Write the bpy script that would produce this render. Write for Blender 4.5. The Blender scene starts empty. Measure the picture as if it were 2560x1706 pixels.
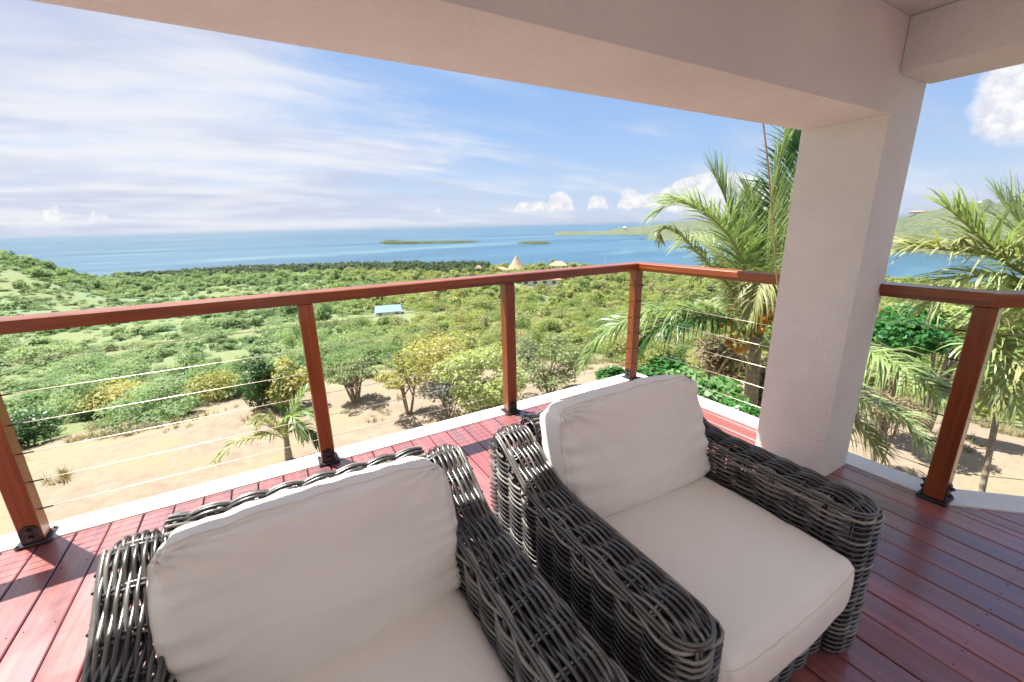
import bpy, math, random
import numpy as np
from mathutils import Vector, Matrix, noise

sc = bpy.context.scene
R = math.radians
rng = np.random.default_rng(7)
random.seed(7)

# ------------------------------------------------------------------ camera
W, H = 2560.0, 1706.0                    # measuring frame of the photograph
CAMZ = 1.6
FMM, YAW, PIT, ROL = 14.757, R(30.003), R(15.462), R(-1.327)
FPX = FMM / 36.0 * W
fw = Vector((math.sin(YAW)*math.cos(PIT), math.cos(YAW)*math.cos(PIT), -math.sin(PIT)))
rt = Vector((math.cos(YAW), -math.sin(YAW), 0)); up = rt.cross(fw)
r2 = rt*math.cos(ROL) + up*math.sin(ROL); u2 = up*math.cos(ROL) - rt*math.sin(ROL)
cd = bpy.data.cameras.new('camera'); cam = bpy.data.objects.new('camera', cd)
sc.collection.objects.link(cam); sc.camera = cam
cd.sensor_width = 36.0; cd.lens = FMM; cd.clip_start = 0.02; cd.clip_end = 200000
M = Matrix((( r2.x, u2.x, -fw.x, 0), (r2.y, u2.y, -fw.y, 0), (r2.z, u2.z, -fw.z, CAMZ), (0, 0, 0, 1)))
cam.matrix_world = M
cd.dof.use_dof = True; cd.dof.focus_distance = 2.3; cd.dof.aperture_fstop = 2.8

def ray(px, py):
    return (r2*((px-W/2)/FPX) + u2*(-(py-H/2)/FPX) + fw).normalized()
def azel(px, py):
    d = ray(px, py); return math.degrees(math.atan2(d.x, d.y)), math.degrees(math.asin(d.z))
def at(px, py, hd):                      # a point at horizontal distance hd
    d = ray(px, py); k = hd/math.hypot(d.x, d.y); return Vector((0, 0, CAMZ)) + d*k

# ------------------------------------------------------------------ light
EXP = 1.68
SUNV = Vector((-0.251, 0.34, 1.0)).normalized()
sl = bpy.data.lights.new('sun', 'SUN'); sun = bpy.data.objects.new('sun', sl)
sc.collection.objects.link(sun)
sl.energy = 4.4; sl.angle = R(0.53); sl.color = (1.0, 0.95, 0.87)
sun.rotation_euler = SUNV.to_track_quat('Z', 'Y').to_euler()
sc.view_settings.view_transform = 'Standard'; sc.view_settings.look = 'None'
sc.view_settings.gamma = 1.0; sc.view_settings.exposure = EXP
sc.view_settings.use_curve_mapping = False
sc.cycles.max_bounces = 8; sc.cycles.diffuse_bounces = 5; sc.cycles.glossy_bounces = 3
sc.cycles.transparent_max_bounces = 6; sc.cycles.use_denoising = True
sc.cycles.sample_clamp_indirect = 6.0

# ---- node helper
class NT:
    def __init__(s, tree): s.t = tree; s.n = tree.nodes; s.l = tree.links
    def node(s, typ, **kw):
        n = s.n.new(typ)
        for k, v in kw.items():
            if k.startswith('_'): setattr(n, k[1:], v)
        return n
    def link(s, a, b): s.l.new(a, b)
    def setin(s, sock, v):
        if hasattr(v, 'is_linked'): s.l.new(v, sock)
        else: sock.default_value = v
    def math(s, op, a, b=None, c=None, clamp=False):
        n = s.n.new('ShaderNodeMath'); n.operation = op; n.use_clamp = clamp
        s.setin(n.inputs[0], a)
        if b is not None: s.setin(n.inputs[1], b)
        if c is not None: s.setin(n.inputs[2], c)
        return n.outputs[0]
    def vmath(s, op, a, b=None):
        n = s.n.new('ShaderNodeVectorMath'); n.operation = op
        s.setin(n.inputs[0], a)
        if b is not None: s.setin(n.inputs[1], b)
        return n.outputs[0]
    def noise(s, vec, scale, detail=4.0, rough=0.5, dist=0.0):
        n = s.n.new('ShaderNodeTexNoise')
        if vec is not None: s.l.new(vec, n.inputs['Vector'])
        n.inputs['Scale'].default_value = scale; n.inputs['Detail'].default_value = detail
        n.inputs['Roughness'].default_value = rough; n.inputs['Distortion'].default_value = dist
        return n.outputs['Fac']
    def ramp(s, fac, stops):
        n = s.n.new('ShaderNodeValToRGB'); s.setin(n.inputs[0], fac)
        e = n.color_ramp.elements
        while len(e) > 1: e.remove(e[-1])
        e[0].position = stops[0][0]; e[0].color = (*stops[0][1], 1)
        for p, c in stops[1:]:
            q = e.new(p); q.color = (*c, 1)
        return n.outputs[0]
    def mix(s, fac, a, b, mode='MIX'):
        n = s.n.new('ShaderNodeMix'); n.data_type = 'RGBA'; n.blend_type = mode
        s.setin(n.inputs[0], fac)
        for i, v in ((6, a), (7, b)):
            if isinstance(v, tuple): v = (*v[:3], 1)
            s.setin(n.inputs[i], v)
        return n.outputs[2]
    def smooth(s, x, a, b):
        n = s.n.new('ShaderNodeMapRange'); n.interpolation_type = 'SMOOTHSTEP'
        s.setin(n.inputs[0], x); n.inputs[1].default_value = a; n.inputs[2].default_value = b
        return n.outputs[0]
    def mapping(s, vec, scale=(1, 1, 1), rot=(0, 0, 0), loc=(0, 0, 0)):
        n = s.n.new('ShaderNodeMapping'); s.l.new(vec, n.inputs[0])
        n.inputs['Scale'].default_value = scale; n.inputs['Rotation'].default_value = rot; n.inputs['Location'].default_value = loc
        return n.outputs[0]

# ------------------------------------------------------------------ sky
def build_world():
    w = bpy.data.worlds.new('World'); sc.world = w; w.use_nodes = True
    t = NT(w.node_tree); t.n.clear()
    out = t.n.new('ShaderNodeOutputWorld')
    sky = t.n.new('ShaderNodeTexSky'); sky.sky_type = 'NISHITA'; sky.sun_disc = False
    sky.sun_elevation = math.asin(SUNV.z)
    sky.sun_rotation = math.atan2(SUNV.x, SUNV.y)
    sky.altitude = 60; sky.air_density = 1.0; sky.dust_density = 0.6; sky.ozone_density = 1.5
    bg = t.n.new('ShaderNodeBackground'); bg.inputs[1].default_value = 0.1
    t.link(sky.outputs[0], bg.inputs[0])
    tc = t.n.new('ShaderNodeTexCoord'); d = tc.outputs['Generated']
    sep = t.n.new('ShaderNodeSeparateXYZ'); t.link(d, sep.inputs[0])
    x, y, z = sep.outputs
    k = 1.10/2**EXP
    az = t.math('MULTIPLY', t.math('ARCTAN2', x, y), 57.29578)
    el = t.math('MULTIPLY', t.math('ARCSINE', z), 57.29578)
    zz = t.math('ADD', t.math('MAXIMUM', z, 0.0), 0.16)
    cb = t.n.new('ShaderNodeCombineXYZ')
    t.link(t.math('DIVIDE', x, zz), cb.inputs[0]); t.link(t.math('DIVIDE', y, zz), cb.inputs[1])
    v = t.mapping(cb.outputs[0], rot=(0, 0, R(24)), scale=(0.55, 1.25, 1))
    big = t.noise(t.mapping(cb.outputs[0], rot=(0, 0, R(24)), scale=(0.3, 0.55, 1), loc=(1.3, 0.4, 0)), 1.0, 3, 0.5)
    fine = t.noise(v, 1.7, 6, 0.58, 0.5)
    wisp = t.noise(t.mapping(cb.outputs[0], rot=(0, 0, R(30)), scale=(0.5, 2.6, 1), loc=(4, 2, 0)), 1.6, 5, 0.6, 0.8)
    # veil thins out to the right; kept thick behind the view for whiter fill
    side = t.smooth(t.math('ABSOLUTE', t.math('SUBTRACT', az, 72.0)), 28.0, 80.0)
    cov = t.math('ADD', t.math('MULTIPLY', big, 0.80), t.math('MULTIPLY', fine, 0.95))
    cov = t.math('ADD', cov, t.math('MULTIPLY', wisp, 0.42))
    cov = t.math('ADD', cov, t.math('MULTIPLY', side, 0.46))
    veil = t.math('MULTIPLY', t.smooth(cov, 1.0, 1.60), 0.93)
    haze = t.math('MULTIPLY', t.math('EXPONENT', t.math('MULTIPLY', t.math('MAXIMUM', el, 0.0), -0.16)), 0.78)
    # deep blue of the clear part
    blue = t.n.new('ShaderNodeBackground'); blue.inputs[0].default_value = (0.185*k, 0.345*k, 0.635*k, 1)
    m0 = t.n.new('ShaderNodeMixShader'); m0.inputs[0].default_value = 0.8
    t.link(bg.outputs[0], m0.inputs[1]); t.link(blue.outputs[0], m0.inputs[2])
    hz = t.n.new('ShaderNodeBackground'); hz.inputs[0].default_value = (0.62*k, 0.68*k, 0.83*k, 1)
    m1 = t.n.new('ShaderNodeMixShader'); t.link(haze, m1.inputs[0])
    t.link(m0.outputs[0], m1.inputs[1]); t.link(hz.outputs[0], m1.inputs[2])
    shade = t.noise(v, 0.9, 4, 0.55, 0.4)
    ccol = t.mix(t.smooth(shade, 0.38, 0.60), (0.56*k, 0.60*k, 0.75*k), (0.83*k, 0.83*k, 0.87*k))
    ci = t.n.new('ShaderNodeBackground'); t.link(ccol, ci.inputs[0])
    m2 = t.n.new('ShaderNodeMixShader'); t.link(veil, m2.inputs[0])
    t.link(m1.outputs[0], m2.inputs[1]); t.link(ci.outputs[0], m2.inputs[2])
    # fair weather cumulus low over the sea
    cb2 = t.n.new('ShaderNodeCombineXYZ'); t.link(az, cb2.inputs[0]); t.link(el, cb2.inputs[1])
    def vnoise(scale, det):
        n = t.n.new('ShaderNodeTexNoise'); t.link(cb2.outputs[0], n.inputs['Vector'])
        n.inputs['Scale'].default_value = scale; n.inputs['Detail'].default_value = det; n.inputs['Roughness'].default_value = 0.6
        return n.outputs['Color']
    dn = t.vmath('SUBTRACT', vnoise(0.55, 4), (0.5, 0.5, 0.5))
    sc2 = t.n.new('ShaderNodeVectorMath'); sc2.operation = 'SCALE'; t.link(dn, sc2.inputs[0]); sc2.inputs['Scale'].default_value = 1.9
    p = t.vmath('ADD', cb2.outputs[0], sc2.outputs[0])
    sp = t.n.new('ShaderNodeSeparateXYZ'); t.link(p, sp.inputs[0]); pa, pe = sp.outputs[0], sp.outputs[1]
    Z2 = lambda u, v_, r, b: (900+u/1.81, 200+v_/1.81, r/1.81, 200+b/1.81)
    puffs = [Z2(730, 578, 34, 596), Z2(795, 575, 24, 596), Z2(850, 572, 28, 596), Z2(912, 545, 46, 598), Z2(935, 565, 34, 598),
             Z2(1070, 560, 40, 584), Z2(1110, 565, 28, 584), Z2(1205, 540, 46, 584), Z2(1270, 552, 42, 584), Z2(1340, 545, 48, 586),
             Z2(1400, 535, 52, 590), Z2(1480, 500, 66, 596), Z2(1545, 480, 66, 600), Z2(1610, 492, 62, 600), Z2(1700, 480, 56, 600),
             Z2(1765, 492, 60, 600), Z2(1640, 530, 74, 610), Z2(1820, 505, 62, 610), Z2(345, 583, 18, 600), Z2(632, 586, 12, 596)]
    Z1 = lambda u, v_, r, b: (u/1.838, v_/1.838, r/1.838, b/1.838)
    puffs += [Z1(90, 1010, 26, 1022), Z1(190, 995, 34, 1022), Z1(285, 990, 34, 1022), Z1(390, 1000, 30, 1022), Z1(490, 1008, 24, 1022)]
    discs = []
    for (px, py, r, b) in puffs:
        a0, e0 = azel(px, py); a1, _ = azel(px+r, py); _, e1 = azel(px, py-r); _, eb = azel(px, b)
        discs.append((a0, e0, max(abs(a1-a0), 0.45), max(abs(e1-e0), 0.45), eb))
    # outline of the low clouds as top and base elevation over azimuth; it goes on mirrored all round the horizon
    AZ0, AZW = -24.0, 114.0
    fa = t.math('PINGPONG', t.math('DIVIDE', t.math('SUBTRACT', pa, AZ0), AZW), 1.0)
    top_c = t.n.new('ShaderNodeFloatCurve'); bas_c = t.n.new('ShaderNodeFloatCurve')
    N_ = 120; tops = []; bases = []
    for i in range(N_+1):
        a = AZ0+AZW*i/N_; best = 0.0; bb = 1.2; near = 99
        for (a0, e0, ra, re_, eb) in discs:
            q = 1-((a-a0)/ra)**2
            if q > 0: best = max(best, e0+re_*math.sqrt(q))
            if abs(a-a0) < near: near = abs(a-a0); bb = eb
        tops.append(best/10.0); bases.append(bb/10.0)
    for nd, vals in ((top_c, tops), (bas_c, bases)):
        cm = nd.mapping; c = cm.curves[0]; cm.use_clip = False
        c.points[0].location = (0.0, vals[0]); c.points[1].location = (1.0, vals[-1])
        for i in range(1, N_): c.points.new(i/N_, vals[i])
        for p_ in c.points: p_.handle_type = 'VECTOR'
        cm.update(); t.link(fa, nd.inputs['Value'])
    tp = t.math('MULTIPLY', top_c.outputs[0], 10.0); bs = t.math('MULTIPLY', bas_c.outputs[0], 10.0)
    best = t.math('MINIMUM', t.math('MULTIPLY', t.math('SUBTRACT', tp, pe), 0.8), t.math('MULTIPLY', t.math('SUBTRACT', pe, bs), 0.9))
    for (px, py, r) in ((2520, 265, 70), (2570, 225, 130)):
        a0, e0 = azel(px, py); a1, _ = azel(px-r, py); _, e1 = azel(px, py-r); ra, re_ = abs(a1-a0), abs(e1-e0)
        dx = t.math('DIVIDE', t.math('SUBTRACT', pa, a0), ra); dy = t.math('DIVIDE', t.math('SUBTRACT', pe, e0), re_)
        best = t.math('MAXIMUM', best, t.math('MULTIPLY', t.math('SUBTRACT', 1.0, t.math('ADD', t.math('MULTIPLY', dx, dx), t.math('MULTIPLY', dy, dy))), 0.6))
    cum = t.math('MULTIPLY', t.smooth(best, -0.22, 0.22), 0.96)
    relief = t.noise(cb2.outputs[0], 0.9, 4, 0.62, 0.3)
    cc = t.mix(t.smooth(relief, 0.32, 0.66), (0.70*k, 0.71*k, 0.80*k), (0.94*k, 0.93*k, 0.93*k))
    cu = t.n.new('ShaderNodeBackground'); t.link(cc, cu.inputs[0])
    m3 = t.n.new('ShaderNodeMixShader'); t.link(cum, m3.inputs[0])
    t.link(m2.outputs[0], m3.inputs[1]); t.link(cu.outputs[0], m3.inputs[2])
    t.link(m3.outputs[0], out.inputs[0])
    w.cycles.sampling_method = 'MANUAL'; w.cycles.sample_map_resolution = 512
build_world()

# ------------------------------------------------------------------ materials
MATS = {}
def new_mat(name):
    m = bpy.data.materials.new(name); m.use_nodes = True
    t = NT(m.node_tree); b = m.node_tree.nodes['Principled BSDF']; MATS[name] = m
    return m, t, b
def bump(t, b, h, strength, dist):
    n = t.n.new('ShaderNodeBump'); n.inputs['Strength'].default_value = strength; n.inputs['Distance'].default_value = dist
    t.link(h, n.inputs['Height']); t.link(n.outputs[0], b.inputs['Normal'])
def pos(t): return t.n.new('ShaderNodeNewGeometry').outputs['Position']
def objc(t): return t.n.new('ShaderNodeTexCoord').outputs['Object']
def orand(t): return t.n.new('ShaderNodeObjectInfo').outputs['Random']

def mat_plain(name, col, rough=0.6, metal=0.0, spec=0.5):
    m, t, b = new_mat(name)
    n = t.noise(objc(t), 9, 5, 0.6)
    t.link(t.mix(t.smooth(n, 0.25, 0.8), tuple(c*0.82 for c in col), tuple(min(1, c*1.12) for c in col)), b.inputs['Base Color'])
    b.inputs['Roughness'].default_value = rough; b.inputs['Metallic'].default_value = metal
    b.inputs['Specular IOR Level'].default_value = spec
    return m

def mat_stucco(name, col):
    m, t, b = new_mat(name); p = pos(t)
    big = t.noise(p, 2.2, 5, 0.6); n = t.noise(p, 140, 4, 0.7); n2 = t.noise(p, 55, 4, 0.65)
    stain = t.noise(t.mapping(p, scale=(1.1, 1.1, 0.45)), 1.7, 7, 0.68, 0.6)
    c = t.mix(t.smooth(big, 0.3, 0.75), tuple(x*0.91 for x in col), col)
    c = t.mix(t.math('MULTIPLY', t.smooth(stain, 0.56, 0.74), 0.22), c, (col[0]*0.78, col[1]*0.74, col[2]*0.68))
    c = t.mix(t.math('MULTIPLY', t.smooth(n, 0.62, 0.8), 0.35), c, tuple(x*0.7 for x in col))
    t.link(c, b.inputs['Base Color']); b.inputs['Roughness'].default_value = 0.9; b.inputs['Specular IOR Level'].default_value = 0.2
    bump(t, b, t.math('ADD', t.math('MULTIPLY', n, 0.8), n2), 0.9, 0.007)
    return m

def mat_wood(name, c1, c2, c3, axis, rough=0.3, streak=1.0, coat=0.3, rvar=0.2, spec=0.5):
    """stained wood with the grain along local axis"""
    m, t, b = new_mat(name); o = objc(t); r = orand(t)
    off = t.n.new('ShaderNodeCombineXYZ')
    for i in range(3): t.link(t.math('MULTIPLY', r, 17.0+7*i), off.inputs[i])
    v = t.vmath('ADD', o, off.outputs[0])
    s = [30.0, 30.0, 30.0]; s[axis] = 1.4
    g = t.noise(t.mapping(v, scale=tuple(s)), 1.0, 7, 0.62, 0.6)
    s2 = [7.0, 7.0, 7.0]; s2[axis] = 0.7
    g2 = t.noise(t.mapping(v, scale=tuple(s2)), 1.0, 4, 0.55, 0.8)
    s3 = [160.0, 160.0, 160.0]; s3[axis] = 3.0
    g3 = t.noise(t.mapping(v, scale=tuple(s3)), 1.0, 3, 0.6)
    wear = t.noise(v, 2.3, 6, 0.65)
    c = t.mix(t.smooth(g, 0.3, 0.7), c1, c2)
    c = t.mix(t.math('MULTIPLY', t.smooth(g2, 0.42, 0.7), streak*0.75), c, c3)
    c = t.mix(t.math('MULTIPLY', t.smooth(g3, 0.55, 0.75), 0.35), c, tuple(x*0.45 for x in c1))
    scuff = t.noise(t.mapping(v, scale=tuple(3.0 if i == axis else 11.0 for i in range(3))), 1.0, 7, 0.7, 0.4)
    c = t.mix(t.math('MULTIPLY', t.smooth(scuff, 0.58, 0.72), 0.13), c, tuple(min(1, x*0.8+0.10) for x in c2))
    hv = t.n.new('ShaderNodeHueSaturation'); t.link(c, hv.inputs['Color'])
    t.link(t.math('ADD', t.math('MULTIPLY', r, 0.38), 0.82), hv.inputs['Value'])
    t.link(hv.outputs[0], b.inputs['Base Color'])
    t.link(t.math('ADD', t.math('MULTIPLY', t.smooth(wear, 0.3, 0.75), rvar), rough), b.inputs['Roughness'])
    b.inputs['Specular IOR Level'].default_value = spec; b.inputs['Coat Weight'].default_value = coat; b.inputs['Coat Roughness'].default_value = 0.18
    bump(t, b, t.math('ADD', g, t.math('MULTIPLY', g3, 0.5)), 0.25, 0.0015)
    return m

def mat_leaf(name, cols, transl=0.3, rough=0.5, area=None, size=0.35):
    m, t, b = new_mat(name); p = pos(t); r = orand(t)
    n = t.noise(p, size, 3, 0.6); n2 = t.noise(p, 5.0, 2, 0.5)
    f = t.math('ADD', t.math('MULTIPLY', r, 0.72), t.math('MULTIPLY', t.smooth(n, 0.3, 0.7), 0.28))
    k = len(cols)
    c = t.ramp(f, [(i/(k-1)*0.9+0.05, cols[i]) for i in range(k)])
    if area:                                                   # the scrub changes kind from one part of the plain to the other
        sx = t.n.new('ShaderNodeSeparateXYZ'); t.link(p, sx.inputs[0])
        bl = t.noise(p, 0.012, 3, 0.55)
        w = t.math('ADD', t.math('DIVIDE', sx.outputs[0], t.math('MAXIMUM', sx.outputs[1], 4.0)), t.math('MULTIPLY', t.math('SUBTRACT', bl, 0.5), 0.9))
        t2 = t.ramp(f, [(0.05, area[0][0]), (0.5, area[0][1]), (0.95, area[0][2])])
        c = t.mix(t.smooth(w, 0.36, -0.02), c, t2)
    c = t.mix(t.math('MULTIPLY', t.smooth(n2, 0.35, 0.7), 0.35), c, t.mix(1.0, c, (0.62, 0.66, 0.6), 'MULTIPLY'))
    t.link(c, b.inputs['Base Color']); b.inputs['Roughness'].default_value = rough; b.inputs['Specular IOR Level'].default_value = 0.35
    tr = t.n.new('ShaderNodeBsdfTranslucent'); t.link(t.mix(1.0, c, (1.15, 1.2, 0.6), 'MULTIPLY'), tr.inputs[0])
    mx = t.n.new('ShaderNodeMixShader'); mx.inputs[0].default_value = transl
    t.link(b.outputs[0], mx.inputs[1]); t.link(tr.outputs[0], mx.inputs[2])
    t.link(mx.outputs[0], m.node_tree.nodes['Material Output'].inputs[0])
    return m

mat_stucco('stucco', (0.775, 0.755, 0.735))
mat_stucco('stucco_tan', (0.34, 0.31, 0.275))
mat_stucco('ceiling_paint', (0.78, 0.80, 0.77))
mat_stucco('kerb_white', (0.80, 0.79, 0.77))
mat_wood('deck_stain', (0.205, 0.044, 0.040), (0.31, 0.098, 0.090), (0.13, 0.056, 0.066), 1, rough=0.30, streak=1.15, coat=1.0, rvar=0.25, spec=0.9)
mat_wood('rail_stain', (0.2074, 0.0373, 0.0066), (0.3070, 0.0764, 0.0100), (0.1244, 0.0199, 0.0050), 0, rough=0.32, streak=1.0, coat=0.4)
mat_wood('post_stain', (0.1926, 0.0345, 0.0064), (0.2889, 0.0706, 0.0097), (0.1123, 0.0184, 0.0048), 2, rough=0.32, streak=1.0, coat=0.4)
mat_plain('black_metal', (0.018, 0.018, 0.02), 0.42, 0.0, 0.6)
mat_plain('bolt_steel', (0.10, 0.10, 0.11), 0.35, 0.9)
mat_plain('wire_steel', (0.62, 0.56, 0.47), 0.38, 0.85)
mat_plain('cord_tan', (0.55, 0.42, 0.26), 0.8)
mat_plain('screw_dark', (0.03, 0.02, 0.02), 0.5, 0.6)

def mat_wicker():
    m, t, b = new_mat('wicker')
    a = t.n.new('ShaderNodeAttribute'); a.attribute_name = 'tint'
    c = t.ramp(a.outputs['Fac'], [(0.0, (0.016, 0.015, 0.016)), (0.42, (0.038, 0.037, 0.037)), (0.64, (0.098, 0.095, 0.090)), (0.84, (0.18, 0.167, 0.148)), (0.92, (0.07, 0.076, 0.092)), (1.0, (0.25, 0.232, 0.205))])
    n = t.noise(objc(t), 60, 4, 0.6)
    c = t.mix(t.math('MULTIPLY', t.smooth(n, 0.4, 0.7), 0.4), c, t.mix(1.0, c, (0.55, 0.5, 0.46), 'MULTIPLY'))
    t.link(c, b.inputs['Base Color'])
    b.inputs['Roughness'].default_value = 0.3; b.inputs['Specular IOR Level'].default_value = 0.75; b.inputs['Coat Weight'].default_value = 0.25; b.inputs['Coat Roughness'].default_value = 0.3
    bump(t, b, t.noise(objc(t), 240, 3, 0.6), 0.15, 0.001)
mat_wicker()

def mat_fabric(name, col):
    m, t, b = new_mat(name); o = objc(t)
    wv = t.n.new('ShaderNodeTexWave'); wv.inputs['Scale'].default_value = 260; t.link(o, wv.inputs[0]); wv.inputs['Distortion'].default_value = 2.5
    wv2 = t.n.new('ShaderNodeTexWave'); wv2.bands_direction = 'Z'; wv2.inputs['Scale'].default_value = 260; t.link(o, wv2.inputs[0]); wv2.inputs['Distortion'].default_value = 2.5
    n = t.noise(o, 3.5, 5, 0.6); n2 = t.noise(o, 14, 5, 0.6)
    c = t.mix(t.smooth(n, 0.3, 0.75), tuple(x*0.96 for x in col), col)
    t.link(c, b.inputs['Base Color']); b.inputs['Roughness'].default_value = 0.92; b.inputs['Specular IOR Level'].default_value = 0.15
    b.inputs['Sheen Weight'].default_value = 0.25; b.inputs['Sheen Roughness'].default_value = 0.5
    h = t.math('ADD', t.math('MULTIPLY', t.math('ADD', wv.outputs['Fac'], wv2.outputs['Fac']), 0.12), t.math('MULTIPLY', n2, 1.2))
    bump(t, b, h, 0.45, 0.005)
mat_fabric('cushion_fabric', (0.88, 0.84, 0.79))
mat_plain('seam_thread', (0.74, 0.68, 0.62), 0.9)

SCRUBR = [(0.0626, 0.1266, 0.0340), (0.3386, 0.3323, 0.1362), (0.1987, 0.2848, 0.0749), (0.3974, 0.3798, 0.1838), (0.1030, 0.1899, 0.0511), (0.3386, 0.3640, 0.1157), (0.2429, 0.2927, 0.1157), (0.3533, 0.3323, 0.1906)]
SCRUBL = [(0.0858, 0.1591, 0.0555), (0.2184, 0.3225, 0.1480), (0.3198, 0.3956, 0.2035)]
mat_leaf('scrub_leaf', SCRUBR, 0.42, 0.6, (SCRUBL, 0.10), 0.05)
mat_leaf('leaf_yellow', [(0.302, 0.302, 0.094), (0.432, 0.389, 0.144), (0.360, 0.374, 0.130)], 0.42, 0.5, None, 1.2)
mat_leaf('leaf_light', [(0.238, 0.331, 0.108), (0.389, 0.432, 0.187), (0.130, 0.259, 0.079)], 0.42, 0.45, None, 2.2)
mat_leaf('leaf_mid', [(0.144, 0.216, 0.086), (0.230, 0.281, 0.130), (0.180, 0.252, 0.101)], 0.38, 0.5, None, 1.2)
mat_leaf('leaf_dark', [(0.043, 0.108, 0.036), (0.079, 0.144, 0.050)], 0.35, 0.4, None, 1.5)
mat_leaf('leaf_bright', [(0.029, 0.137, 0.032), (0.072, 0.216, 0.054), (0.158, 0.288, 0.108)], 0.35, 0.3, None, 3.0)
mat_leaf('leaf_grey', [(0.079, 0.090, 0.079), (0.144, 0.151, 0.137)], 0.15, 0.6, None, 1.5)
mat_leaf('leaf_dry', [(0.144, 0.101, 0.054), (0.230, 0.180, 0.108), (0.108, 0.079, 0.043)], 0.15, 0.7, None, 2.0)
mat_leaf('leaf_straw', [(0.274, 0.216, 0.122), (0.216, 0.202, 0.101), (0.331, 0.274, 0.158)], 0.3, 0.7, None, 1.0)
mat_leaf('mangrove_leaf', [(0.036, 0.076, 0.025), (0.058, 0.101, 0.032), (0.086, 0.122, 0.036)], 0.25, 0.5, None, 0.02)
mat_leaf('palm_leaf', [(0.2177, 0.3180, 0.1142), (0.3266, 0.4129, 0.1956), (0.4213, 0.4769, 0.2696)], 0.35, 0.33, None, 1.4)
mat_leaf('palm_leaf_deep', [(0.025, 0.094, 0.022), (0.050, 0.130, 0.032)], 0.35, 0.33, None, 1.4)
mat_leaf('palm_leaf_yellow', [(0.2952, 0.3114, 0.1152), (0.3657, 0.3690, 0.1840), (0.2247, 0.2718, 0.0920)], 0.3, 0.4, None, 1.4)
mat_plain('rachis', (0.30, 0.30, 0.10), 0.45)
mat_plain('rachis_dry', (0.40, 0.30, 0.17), 0.7)
mat_plain('palm_fruit', (0.55, 0.24, 0.02), 0.5)
def mat_bark(name, col, ring=0.0):
    m, t, b = new_mat(name); p = objc(t)
    n = t.noise(t.mapping(p, scale=(8, 8, 2)), 2.0, 6, 0.65); n2 = t.noise(p, 30, 4, 0.6)
    c = t.mix(t.smooth(n, 0.3, 0.7), tuple(x*0.6 for x in col), col)
    h = t.math('ADD', n, t.math('MULTIPLY', n2, 0.5))
    if ring:
        wv = t.n.new('ShaderNodeTexWave'); wv.bands_direction = 'Z'; wv.inputs['Scale'].default_value = ring
        wv.inputs['Distortion'].default_value = 1.6; wv.inputs['Detail Scale'].default_value = 2.0; t.link(p, wv.inputs[0])
        c = t.mix(t.math('MULTIPLY', t.smooth(wv.outputs['Fac'], 0.75, 1.0), 0.5), c, tuple(x*0.5 for x in col))
        h = t.math('SUBTRACT', h, wv.outputs['Fac'])
    t.link(c, b.inputs['Base Color']); b.inputs['Roughness'].default_value = 0.9; bump(t, b, h, 0.5, 0.01)
mat_bark('bark', (0.26, 0.21, 0.155)); mat_bark('palm_bark', (0.36, 0.30, 0.22), 3.2)

def mat_ground():
    m, t, b = new_mat('dry_ground'); p = pos(t)
    r = t.n.new('ShaderNodeVectorMath'); r.operation = 'LENGTH'
    t.link(t.vmath('MULTIPLY', p, (1, 1, 0)), r.inputs[0]); r = r.outputs['Value']
    n = t.noise(p, 0.5, 5, 0.6); n2 = t.noise(p, 3.5, 6, 0.65); n3 = t.noise(p, 28, 5, 0.7); n4 = t.noise(p, 0.016, 5, 0.6)
    dirt = t.mix(t.smooth(n2, 0.3, 0.7), (0.208, 0.165, 0.124), (0.268, 0.216, 0.165))
    straw = t.mix(t.smooth(n3, 0.3, 0.7), (0.222, 0.189, 0.115), (0.281, 0.229, 0.148))
    near = t.mix(t.math('MULTIPLY', t.smooth(n, 0.42, 0.62), 0.75), dirt, straw)
    near = t.mix(t.math('MULTIPLY', t.smooth(n3, 0.6, 0.78), 0.4), near, (0.178, 0.133, 0.089))
    green = t.mix(t.smooth(n2, 0.35, 0.65), (0.1209, 0.1591, 0.0710), (0.1966, 0.2098, 0.1095))
    green = t.mix(t.smooth(n4, 0.42, 0.6), green, (0.1498, 0.2098, 0.1177))
    f = t.smooth(t.math('ADD', r, t.math('MULTIPLY', t.math('SUBTRACT', n, 0.5), 5.0)), 16.5, 20.5)
    t.link(t.mix(f, near, green), b.inputs['Base Color'])
    b.inputs['Roughness'].default_value = 0.95; b.inputs['Specular IOR Level'].default_value = 0.1
    bump(t, b, t.math('ADD', n2, t.math('MULTIPLY', n3, 0.4)), 0.6, 0.06)
mat_ground()
def mat_hill(name, cols, s):
    m, t, b = new_mat(name); p = pos(t)
    n = t.noise(p, 0.02*s, 6, 0.65); n2 = t.noise(p, 0.12*s, 5, 0.65)
    c = t.mix(t.smooth(n, 0.35, 0.65), cols[0], cols[1]); c = t.mix(t.math('MULTIPLY', t.smooth(n2, 0.4, 0.65), 0.8), c, cols[2])
    t.link(c, b.inputs['Base Color']); b.inputs['Roughness'].default_value = 0.9; b.inputs['Specular IOR Level'].default_value = 0.1
    bump(t, b, n2, 1.0, 9.0/s)
mat_hill('hill_scrub', ((0.1152, 0.1440, 0.0864), (0.1728, 0.1872, 0.1224), (0.0648, 0.0936, 0.0540)), 1.0)  # scrub greens paled so the colour carries part of the distance haze
mat_hill('island_scrub', ((0.0550, 0.0798, 0.0330), (0.0990, 0.1100, 0.0495), (0.0330, 0.0550, 0.0220)), 2.0)
mat_hill('far_ridge', ((0.10, 0.16, 0.24), (0.11, 0.17, 0.25), (0.10, 0.16, 0.24)), 0.1)  # blue of the distant air put into the ridge colour
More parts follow.
